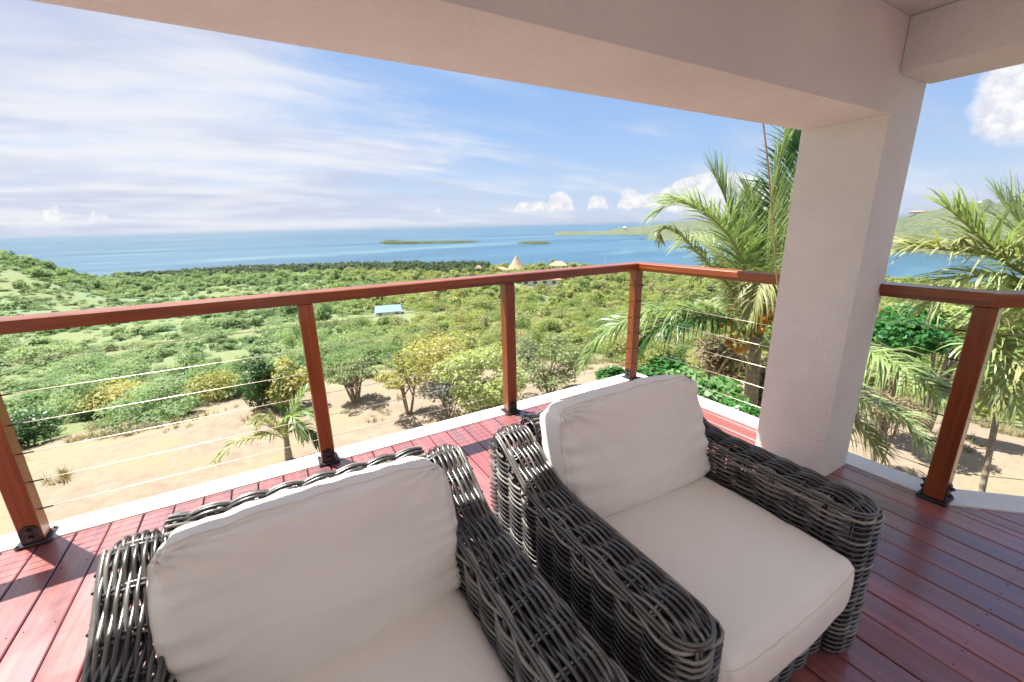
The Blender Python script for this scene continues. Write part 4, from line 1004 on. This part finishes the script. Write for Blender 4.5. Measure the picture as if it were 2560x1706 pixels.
    for (a, b, c) in (((1880, 850), (1905, 900), (1880, 985)), ((1872, 870), (1850, 910), (1830, 980))):   # dead leaf stalks hanging at the trunk
        m = MB(); m.tube([p-foot for p in bez(at(*a, 7.8), at(b[0]-40, b[1]-40, 7.7), at(c[0]-50, c[1], 7.7), 10)], [0.03-0.002*i for i in range(10)], 6); m.build('dead_stalk', 'rachis_dry', root, smooth=True)
    # palm at the right edge
    foot = at(2800, 980, 6.6); top = at(2790, 740, 6.6); foot.z = float(gz(foot.x, foot.y))
    root = empty('palm_tree', foot); tag(root, 'palm with arching fronds at the right edge above the railing', 'palm tree')
    m = MB(); P = bez(Vector((0, 0, -.1)), (top-foot)*0.5+Vector((.1, .1, 0)), top-foot, 12); m.tube(P, [0.15-0.004*i for i in range(12)], 12); m.build('trunk', 'palm_bark', root, smooth=True)
    fr = [
        ([(2790, 740, 6.6), (2600, 655, 6.4), (2450, 632, 6.2), (2345, 622, 6.0), (2274, 618, 5.9), (2226, 634, 5.8)], 0.62, 'palm_leaf_yellow', 0.35, (0, 0, .1)),
        ([(2790, 740, 6.6), (2560, 680, 6.3), (2470, 610, 6.1), (2410, 555, 6.0), (2366, 518, 5.9)], 0.55, 'palm_leaf', 0.25, (0, 0, .1)),
        ([(2790, 740, 6.6), (2600, 650, 6.7), (2550, 560, 6.8), (2500, 500, 6.8)], 0.6, 'palm_leaf', 0.15, (0.1, 0, .2)),
        ([(2790, 740, 6.6), (2630, 640, 6.9), (2600, 560, 7.0), (2575, 500, 7.0)], 0.6, 'palm_leaf', 0.2, (0.1, 0, .2)),
        ([(2790, 740, 6.6), (2540, 700, 6.3), (2450, 690, 6.1), (2380, 710, 6.0), (2330, 760, 5.9)], 0.55, 'palm_leaf', 0.55, (0, 0, 0)),
        ([(2790, 740, 6.6), (2580, 720, 6.4), (2520, 740, 6.3), (2470, 810, 6.2)], 0.5, 'palm_leaf', 0.6, (0, 0, 0)),
    ]
    for i, (pp, L0, mat, dr, wi) in enumerate(fr): add_frond(root, spline([at(*p) for p in pp], 6), L0*1.15, mat, 140+i, droop=dr, wind=wi, dens=50, wid=0.026)
    # young palm low at the right edge
    foot = at(2535, 1215, 5.6); foot.z = float(gz(foot.x, foot.y)); top = at(2522, 890, 5.6)
    root = empty('palm_tree', foot); tag(root, 'young pale palm right of the right railing post', 'palm tree')
    m = MB(); P = bez(Vector((0, 0, -.1)), (top-foot)*0.5, top-foot, 10); m.tube(P, [0.030-0.001*i for i in range(10)], 10); m.build('trunk', 'palm_bark', root, smooth=True)
    for i, (x, y, lift) in enumerate(((2440, 800, -60), (2480, 740, -60), (2560, 740, -60), (2620, 800, -60), (2430, 930, -70), (2470, 1010, -90), (2540, 1030, -80), (2610, 960, -60), (2400, 870, -70))):
        t0 = at(2522, 890, 5.6); t1 = at((2522+x)/2, (890+y)/2+lift*0.6, 5.5); t2 = at(x, y, 5.4)
        add_frond(root, bez(t0, t1, t2, 16), 0.34, ('palm_leaf', 'palm_leaf_yellow')[i % 2], 160+i, wid=0.03, dens=30, rr=0.018, droop=0.5)
    # small palm on the dirt in front of the second post
    foot = on_ground(722, 1150); root = empty('palm_tree', foot); hd = math.hypot(foot.x, foot.y)
    tag(root, 'small green palm on the dirt just left of the second post', 'palm tree')
    top = at(714, 1085, hd)
    m = MB(); m.tube([p for p in bez(Vector((0, 0, -.05)), (top-foot)*0.5, top-foot, 8)], [0.09, 0.085, 0.08, 0.07, 0.065, 0.06, 0.05, 0.04], 9); m.build('trunk', 'palm_bark', root, smooth=True)
    fr = [([(714, 1085), (700, 1020), (697, 980), (703, 950)], 'palm_leaf_deep', .1, 0), ([(714, 1085), (735, 1020), (755, 985), (780, 960)], 'palm_leaf', .3, .2), ([(714, 1085), (740, 1045), (765, 1030), (800, 1050)], 'palm_leaf', .5, -.4),
          ([(714, 1085), (745, 1070), (770, 1075), (800, 1120)], 'palm_leaf_deep', .6, -.5), ([(714, 1085), (680, 1045), (665, 1040), (640, 1075)], 'palm_leaf_yellow', .5, 0), ([(714, 1100), (680, 1085), (640, 1092), (590, 1105), (535, 1155)], 'palm_leaf_yellow', .5, -.3),
          ([(714, 1100), (690, 1070), (655, 1050), (630, 1060)], 'palm_leaf_yellow', .3, -.6), ([(714, 1085), (720, 1050), (735, 1045), (760, 1100)], 'palm_leaf', .6, -.8)]
    for i, (pp, mat, dr, dd) in enumerate(fr):
        k = len(pp); add_frond(root, spline([at(x, y, hd+dd*j/(k-1)) for j, (x, y) in enumerate(pp)], 6), 0.40, mat, 180+i, wid=0.035, dens=34, rr=0.015, droop=dr, sweep=1.0)
palms()

# ---- scrub on the plain
def scrub():
    protos_near = [clump_mesh('bush', (2900, 2300, 3000, 2100, 2700)[i], ((1, 1, 0.72), (1.25, 1, 0.5), (0.8, 0.9, 1.0), (1.2, 1.1, 0.45), (1, 1, 0.65))[i], 0.082, 300+i, (12, 18, 11, 20, 22)[i], 0.5, lump_r=((0.3, 0.5), (0.2, 0.38), (0.28, 0.45), (0.18, 0.34), (0.16, 0.32))[i], spread=(0.66, 0.8, 0.72, 0.85, 0.82)[i])[0] for i in range(5)]
    protos_far = [clump_mesh('bush', (520, 420, 620, 360, 520)[i], ((1, 1, 0.72), (1.25, 1, 0.45), (0.8, 0.9, 1.05), (1.2, 1.1, 0.4), (1, 1, 0.6))[i], (0.22, 0.2, 0.22, 0.2, 0.18)[i], 320+i, (9, 14, 8, 16, 18)[i], 0.6, lump_r=((0.34, 0.55), (0.22, 0.42), (0.3, 0.5), (0.2, 0.36), (0.18, 0.34))[i], spread=(0.62, 0.8, 0.7, 0.85, 0.8)[i])[0] for i in range(5)]
    rg = np.random.default_rng(21); pts = []
    def ring(r0, r1, ra, rb, fill):
        area = R(118)/2*(r1*r1-r0*r0); n = int(area*fill/(((ra+rb)/2)**2*2.0))
        a = np.radians(rg.uniform(-28, 90, n)); r = np.sqrt(rg.uniform(r0*r0, r1*r1, n)); s = np.clip(np.exp(rg.normal(-1.15, 0.75, n)), 0.05, 1.6)*(rb-ra)+ra
        return np.stack([r*np.sin(a), r*np.cos(a), s, r, np.degrees(a)], 1)
    B = np.concatenate([ring(13.5, 30, 0.3, 1.1, 1.0), ring(30, 70, 0.45, 1.9, 1.0), ring(70, 160, 0.7, 3.0, 1.0), ring(160, 330, 1.0, 4.2, 0.95), ring(330, 790, 1.7, 5.2, 0.85)])
    edge = 18.6+1.4*np.sin(B[:, 4]*0.21)+0.8*np.sin(B[:, 4]*0.6)+np.where(B[:, 4] > 60, 2.5, 0)
    keep = B[:, 3] > edge
    # grassy plain at the left has fewer and lower bushes
    left = sstep((7-B[:, 4])/12)*sstep((B[:, 3]-22)/20)*(B[:, 3] < 420)
    patch = np.array([noise.noise(Vector((x*0.02, y*0.02, 5))) for x, y in B[:, :2]])
    keep &= rg.uniform(0, 1, len(B)) > left*np.clip(0.55-patch*1.2, 0, 0.92)
    keep &= (patch > -0.28) | (rg.uniform(0, 1, len(B)) > 0.75)
    rs = shore(B[:, 4]); keep &= B[:, 3] < rs-12
    keep &= ~((B[:, 3] > rs-150*np.clip((B[:, 4]+16)/16, 0.2, 1)) & (B[:, 4] > -13) & (B[:, 4] < 24))
    for cx, cy, rad in KEEPOUT: keep &= np.hypot(B[:, 0]-cx, B[:, 1]-cy) > rad
    B = B[keep]; left = left[keep]
    Z = gz(B[:, 0], B[:, 1]); sq = np.where(left > 0.5, rg.uniform(0.35, 0.75, len(B)), rg.uniform(0.7, 1.15, len(B)))
    # the ones that show largest are things of their own
    el = np.degrees(np.arctan2(Z-CAMZ, B[:, 3])); vis = (el > -26) & (B[:, 4] > -21.5) & (B[:, 4] < 80) & ~((B[:, 4] > 62.5) & (B[:, 4] < 71.5))
    rank = np.where(vis, B[:, 2]/B[:, 3], 0); order = np.argsort(-rank); ind = order[:290]; rest = order[290:]
    bays = [(-99, -14, 'left of the first post'), (-14, 3.5, 'between first and second post'), (3.5, 16, 'right of the second post'), (16, 29.5, 'left of the third post'), (29.5, 46.5, 'between third and corner post'), (46.5, 66, 'between corner post and column'), (66, 99, 'right of the column')]
    rows = [(0, 17.5, 'nearest scrub row'), (17.5, 21, 'second scrub row'), (21, 26, 'third scrub row'), (26, 33, 'fourth scrub row'), (33, 999, 'far scrub rows')]
    orn = lambda n: str(n)+('th' if 10 <= n % 100 <= 20 else {1: 'st', 2: 'nd', 3: 'rd'}.get(n % 10, 'th'))
    lab = {}
    for lo, hi, where in bays:
        for r0, r1, row in rows:
            g = sorted([j for j in ind if lo <= B[j, 4] < hi and r0 <= B[j, 3] < r1], key=lambda j: B[j, 4])
            for n_, j in enumerate(g): lab[j] = ('low' if sq[j] < 0.7 else 'rounded')+' bush, '+orn(n_+1)+' from left, '+row+', '+where
    for j in ind:
        x, y, s = B[j, :3]; o = put('bush', protos_near[j % 5], 'scrub_leaf', None, (x, y, Z[j]+s*0.42*sq[j]))
        o.rotation_euler = (0, 0, rg.uniform(0, 6.28)); o.scale = (s, s*rg.uniform(.85, 1.15), s*sq[j])
        tag(o, lab[j], 'bush', 'bushes of the dry scrub')
    # everything else: one mass of far scrub, instanced
    Bn = B[rest]; me = bpy.data.meshes.new('far_scrub'); me.vertices.add(len(Bn))
    co = np.stack([Bn[:, 0], Bn[:, 1], Z[rest]+Bn[:, 2]*0.40*sq[rest]], 1); me.vertices.foreach_set('co', co.astype(np.float32).ravel())
    def att(nm, typ, val, fld='value'): a = me.attributes.new(nm, typ, 'POINT'); a.data.foreach_set(fld, val)
    att('sc', 'FLOAT_VECTOR', np.stack([Bn[:, 2], Bn[:, 2], Bn[:, 2]*sq[rest]], 1).astype(np.float32).ravel(), 'vector')
    att('rz', 'FLOAT', rg.uniform(0, 6.28, len(Bn)).astype(np.float32)); att('ix', 'INT', (np.arange(len(Bn)) % 5).astype(np.int32))
    me.update(); o = put('far_scrub', me, None)
    tag(o, 'mass of dry green scrub covering the plain down to the shore', 'scrub', kind='stuff')
    scatter(o, protos_far, 'scrub_leaf')
    # belt of mangroves along the shore
    n = 2600; a = rg.uniform(-13, 27, n); rr = shore(a)-rg.uniform(6, 165, n)*np.clip((a+16)/16, 0.25, 1); s = rg.uniform(3.5, 7.0, n)
    x, y = rr*np.sin(np.radians(a)), rr*np.cos(np.radians(a)); z = np.maximum(gz(x, y), SEA)
    me = bpy.data.meshes.new('mangrove_belt'); me.vertices.add(n); me.vertices.foreach_set('co', np.stack([x, y, z+s*0.55], 1).astype(np.float32).ravel())
    att2 = lambda nm, typ, val, fld='value': me.attributes.new(nm, typ, 'POINT').data.foreach_set(fld, val)
    att2('sc', 'FLOAT_VECTOR', np.stack([s, s, s], 1).astype(np.float32).ravel(), 'vector'); att2('rz', 'FLOAT', rg.uniform(0, 6.28, n).astype(np.float32)); att2('ix', 'INT', (np.arange(n) % 5).astype(np.int32))
    me.update(); o = put('mangrove_belt', me, None); tag(o, 'dark green belt of mangroves along the shore', 'mangroves', kind='stuff')
    scatter(o, protos_far, 'mangrove_leaf')
def scatter(o, protos, mat):
    ng = bpy.data.node_groups.new('scatter', 'GeometryNodeTree')
    ng.interface.new_socket('Geometry', in_out='INPUT', socket_type='NodeSocketGeometry'); ng.interface.new_socket('Geometry', in_out='OUTPUT', socket_type='NodeSocketGeometry')
    N = ng.nodes; L = ng.links; gi = N.new('NodeGroupInput'); go = N.new('NodeGroupOutput')
    iop = N.new('GeometryNodeInstanceOnPoints'); L.new(gi.outputs[0], iop.inputs['Points'])
    join = N.new('GeometryNodeJoinGeometry')
    for me in reversed(protos):
        po = bpy.data.objects.new('bush_shape', me)                    # not linked to the scene: only a shape for the scatter
        oi = N.new('GeometryNodeObjectInfo'); oi.inputs['Object'].default_value = po; oi.inputs['As Instance'].default_value = True
        L.new(oi.outputs['Geometry'], join.inputs[0])
    L.new(join.outputs[0], iop.inputs['Instance']); iop.inputs['Pick Instance'].default_value = True
    def na(nm, typ):
        n = N.new('GeometryNodeInputNamedAttribute'); n.data_type = typ; n.inputs['Name'].default_value = nm
        return [s for s in n.outputs if s.enabled and s.name == 'Attribute'][0]
    L.new(na('ix', 'INT'), iop.inputs['Instance Index']); L.new(na('sc', 'FLOAT_VECTOR'), iop.inputs['Scale'])
    cx = N.new('ShaderNodeCombineXYZ'); L.new(na('rz', 'FLOAT'), cx.inputs[2])
    er = N.new('FunctionNodeEulerToRotation'); L.new(cx.outputs[0], er.inputs[0]); L.new(er.outputs[0], iop.inputs['Rotation'])
    sm = N.new('GeometryNodeSetMaterial'); sm.inputs['Material'].default_value = MATS[mat]
    L.new(iop.outputs[0], sm.inputs['Geometry']); L.new(sm.outputs[0], go.inputs[0])
    md = o.modifiers.new('scatter', 'NODES'); md.node_group = ng

# ------------------------------------------------------------------ houses and poles in the landscape
KEEPOUT = []
def gable(mb, w, d, z, h, ov=0.3, hip=0.6):
    w2, d2 = w/2+ov, d/2+ov
    mb.poly([(-w2, -d2, z), (w2, -d2, z), (w2, d2, z), (-w2, d2, z), (-w2*(1-hip), 0, z+h), (w2*(1-hip), 0, z+h)], [(0, 1, 5, 4), (1, 2, 5), (2, 3, 4, 5), (3, 0, 4), (3, 2, 1, 0)])
def cottage(name, label, px, py, wpx, wall_px, roof_px, roof_mat, hip=0.6, windows=2, depth_k=0.8, lift=0.0, cat='house', hd=None):
    b = on_ground(px, py) if hd is None else at(px, py, hd)
    w = px2m(wpx, b); wh = px2m(wall_px, b); rh = px2m(roof_px, b); d = w*depth_k
    root = empty(name, b, -math.atan2(b.x, b.y)); tag(root, label, cat); KEEPOUT.append((b.x*0.97, b.y*0.97, w*0.95))
    m = MB(); m.box((0, 0, wh/2-1.2), (w, d, wh+2.4)); m.build('wall', 'house_wall', root)
    m = MB()
    if hip >= 0.99:
        n = 20; R0 = w/2*1.25; rings = [(1.0, 0), (0.62, 0.33), (0.3, 0.68), (0.05, 1.0)]
        P = [(R0*k*math.cos(2*math.pi*i/n)*(1+0.03*math.sin(i*5.1)), R0*k*math.sin(2*math.pi*i/n), wh+rh*h) for k, h in rings for i in range(n)]
        m.poly(P, [(j*n+i, j*n+(i+1) % n, (j+1)*n+(i+1) % n, (j+1)*n+i) for j in range(3) for i in range(n)]+[tuple(range(3*n, 4*n)), tuple(range(n-1, -1, -1))])
    else: gable(m, w, d, wh+0.02, rh, 0.06*w, hip)
    m.build('roof', roof_mat, root)
    for k in range(windows):
        x = (k+0.5)/windows*w-w/2; m = MB(); m.box((x, -d/2-0.02, wh*0.55), (w/windows*0.42, 0.06, wh*0.42)); m.build('window', 'window_dark', root)
    return root
def landscape():
    cottage('thatched_hut', 'small thatched hut on the shore above the front railing', 1197, 684, 22, 7, 13, 'thatch', 0.75, 1)
    cottage('thatched_hut', 'tall cone shaped thatched roof above the front railing', 1291, 678, 36, 4, 34, 'thatch', 1.0, 2)
    cottage('white_house', 'small white house between the two thatched roofs', 1247, 680, 38, 6, 6, 'roof_tile', 0.6, 3)
    cottage('white_house', 'white house with an orange tiled roof above the railing', 1396, 672, 38, 9, 9, 'roof_tile', 0.6, 3)
    cottage('white_house', 'long low white building just under the front rail', 1350, 714, 92, 17, 10, 'roof_tile', 0.6, 4, 0.35)
    cottage('white_house', 'low building with a pale blue roof in the scrub', 972, 785, 58, 13, 4, 'roof_blue', 0.10, 3, 1.5); KEEPOUT.append((KEEPOUT[-1][0]*0.9, KEEPOUT[-1][1]*0.9, 13.0))
    for i, (px, py, w, lab) in enumerate(((2410, 508, 10, 'white house on the crest of the right hill'), (2449, 507, 10, 'white house at the far end of the right hill crest'), (2402, 517, 9, 'small white house below the crest of the right hill'),
                                          (2292, 531, 30, 'pink roofed building on the left shoulder of the right hill'), (1561, 570, 8, 'tiny white house on the far peninsula'))):
        a, e = azel(px, py); hd = (1330, 1330, 1290, 1380, 2350)[i]
        cottage('hill_house', lab, px, py+2, w, 3.0, 2.0, 'roof_tile' if i == 3 else 'house_wall', 0.6, 1, 0.8, hd=hd)
    # utility pole
    b = on_ground(1511, 731); root = empty('utility_pole', b); h = px2m(92, b); tag(root, 'slim pale utility pole standing in the scrub left of the corner post', 'pole')
    m = MB(); m.tube([(0, 0, -1), (0, 0, h*0.9)], [0.22, 0.14], 8); m.build('mast', 'pole_grey', root)
    m = MB(); m.tube([(0, 0, h*0.9), (0, 0, h)], [0.05, 0.02], 6); m.build('mast_tip', 'pole_grey', root)
    m = MB(); m.box((0, 0, h*0.86), (1.8, 0.12, 0.12), R(30)); m.build('crossarm', 'pole_grey', root)
    # garden lamp post
    b = on_ground(500, 945); root = empty('lamp_post', b); h = px2m(62, b); tag(root, 'short dark lamp post standing in the grass', 'lamp post')
    m = MB(); m.tube([(0, 0, -.2), (0, 0, h*0.88)], [0.035, 0.03], 8); m.build('post', 'pole_dark', root)
    m = MB(); m.tube([(0, 0, h*0.88), (0, 0, h*0.9), (0, 0, h*0.98), (0, 0, h)], [0.04, 0.085, 0.085, 0.02], 10); m.build('lamp_head', 'lamp_glass', root)
    # pale stones at the edge of the bay right of the column
    for i, (px, py, r) in enumerate(((2250, 700, 5.0), (2275, 697, 6.5), (2300, 700, 4.5), (2325, 712, 4.0), (2262, 708, 3.5))):
        b = on_ground(px, py+6); rr = px2m(16, b)*0.5; m = MB(); n = 9
        P = [];
        for j, (zz, k) in enumerate(((-0.3, 1.0), (0.15, 1.05), (0.5, 0.75), (0.72, 0.3))):
            for q in range(n): P.append((rr*1.5*k*math.cos(6.283*q/n)*(1+0.25*math.sin(q*2.3+i)), rr*k*math.sin(6.283*q/n)*(1+0.25*math.cos(q*3.1+i)), rr*zz*1.1))
        m.poly(P, [(j*n+q, j*n+(q+1) % n, (j+1)*n+(q+1) % n, (j+1)*n+q) for j in range(3) for q in range(n)]+[tuple(range(3*n, 4*n))])
        o = m.build('boulder', 'stone', None, b); tag(o, ('leftmost', 'second', 'third', 'rightmost', 'lowest')[i]+' pale boulder by the bay right of the column', 'boulder', 'pale boulders by the bay')
def litter():
    """dry grass tufts and small stones on the dirt"""
    rg = np.random.default_rng(77); tufts = []
    for k in range(4):
        V = []; F = []
        for i in range(16):
            a = rg.uniform(0, 6.28); r = rg.uniform(0, .06); p = np.array([r*math.cos(a), r*math.sin(a), 0]); d = np.array([math.cos(a)*rg.uniform(.2, .9), math.sin(a)*rg.uniform(.2, .9), 1.0]); d /= np.linalg.norm(d)
            l = rg.uniform(.08, .22); w = np.array([-math.sin(a), math.cos(a), 0])*0.006; b = len(V)
            V += [p-w, p+w, p+d*l*.6+w*.8-np.array([0, 0, .0]), p+d*l*.6-w*.8, p+d*l+np.array([d[0], d[1], -.3])*l*.25]; F += [(b, b+1, b+2, b+3), (b+3, b+2, b+4, b+4)]
        tufts.append(mesh_np('tuft', V, [f for f in F]))
    n = 9000; a = np.radians(rg.uniform(-26, 88, n)); r = 8.0+rg.beta(2.4, 1.0, n)*12.0; x, y = r*np.sin(a), r*np.cos(a)
    pt = np.array([noise.noise(Vector((p*0.7, q*0.7, 2))) for p, q in zip(x, y)]); kp = (pt > -0.02+0.30*np.clip((18.5-r)/4, 0, 2.0)) ; x, y, r = x[kp], y[kp], r[kp]; n = len(x)
    me = bpy.data.meshes.new('dry_grass'); me.vertices.add(n); me.vertices.foreach_set('co', np.stack([x, y, gz(x, y)], 1).astype(np.float32).ravel())
    s_ = rg.uniform(0.5, 1.5, n)
    me.attributes.new('sc', 'FLOAT_VECTOR', 'POINT').data.foreach_set('vector', np.stack([s_, s_, s_*rg.uniform(.6, 1.2, n)], 1).astype(np.float32).ravel())
    me.attributes.new('rz', 'FLOAT', 'POINT').data.foreach_set('value', rg.uniform(0, 6.28, n).astype(np.float32)); me.attributes.new('ix', 'INT', 'POINT').data.foreach_set('value', (np.arange(n) % 4).astype(np.int32))
    me.update(); o = put('dry_grass', me, None); tag(o, 'straw coloured dry grass tufts scattered over the dirt', 'grass', kind='stuff'); scatter(o, tufts, 'leaf_straw')
landscape()
scrub()
litter()

# ------------------------------------------------------------------ thin sea air
def haze():
    mb = MB(); mb.box((0, 0, (SEA-1+75)/2), (150000, 150000, 75-(SEA-1)))
    m = bpy.data.materials.new('haze_air'); m.use_nodes = True; t = NT(m.node_tree); t.n.clear()
    v = t.n.new('ShaderNodeVolumePrincipled'); v.inputs['Density'].default_value = 0.00003
    v.inputs['Color'].default_value = (0.40, 0.46, 0.55, 1); v.inputs['Anisotropy'].default_value = 0.2
    o_ = t.n.new('ShaderNodeOutputMaterial'); t.link(v.outputs[0], o_.inputs['Volume']); MATS['haze_air'] = m
    tag(mb.build('haze', 'haze_air'), 'thin pale sea haze over the bay and hills', 'haze', kind='stuff')
haze()
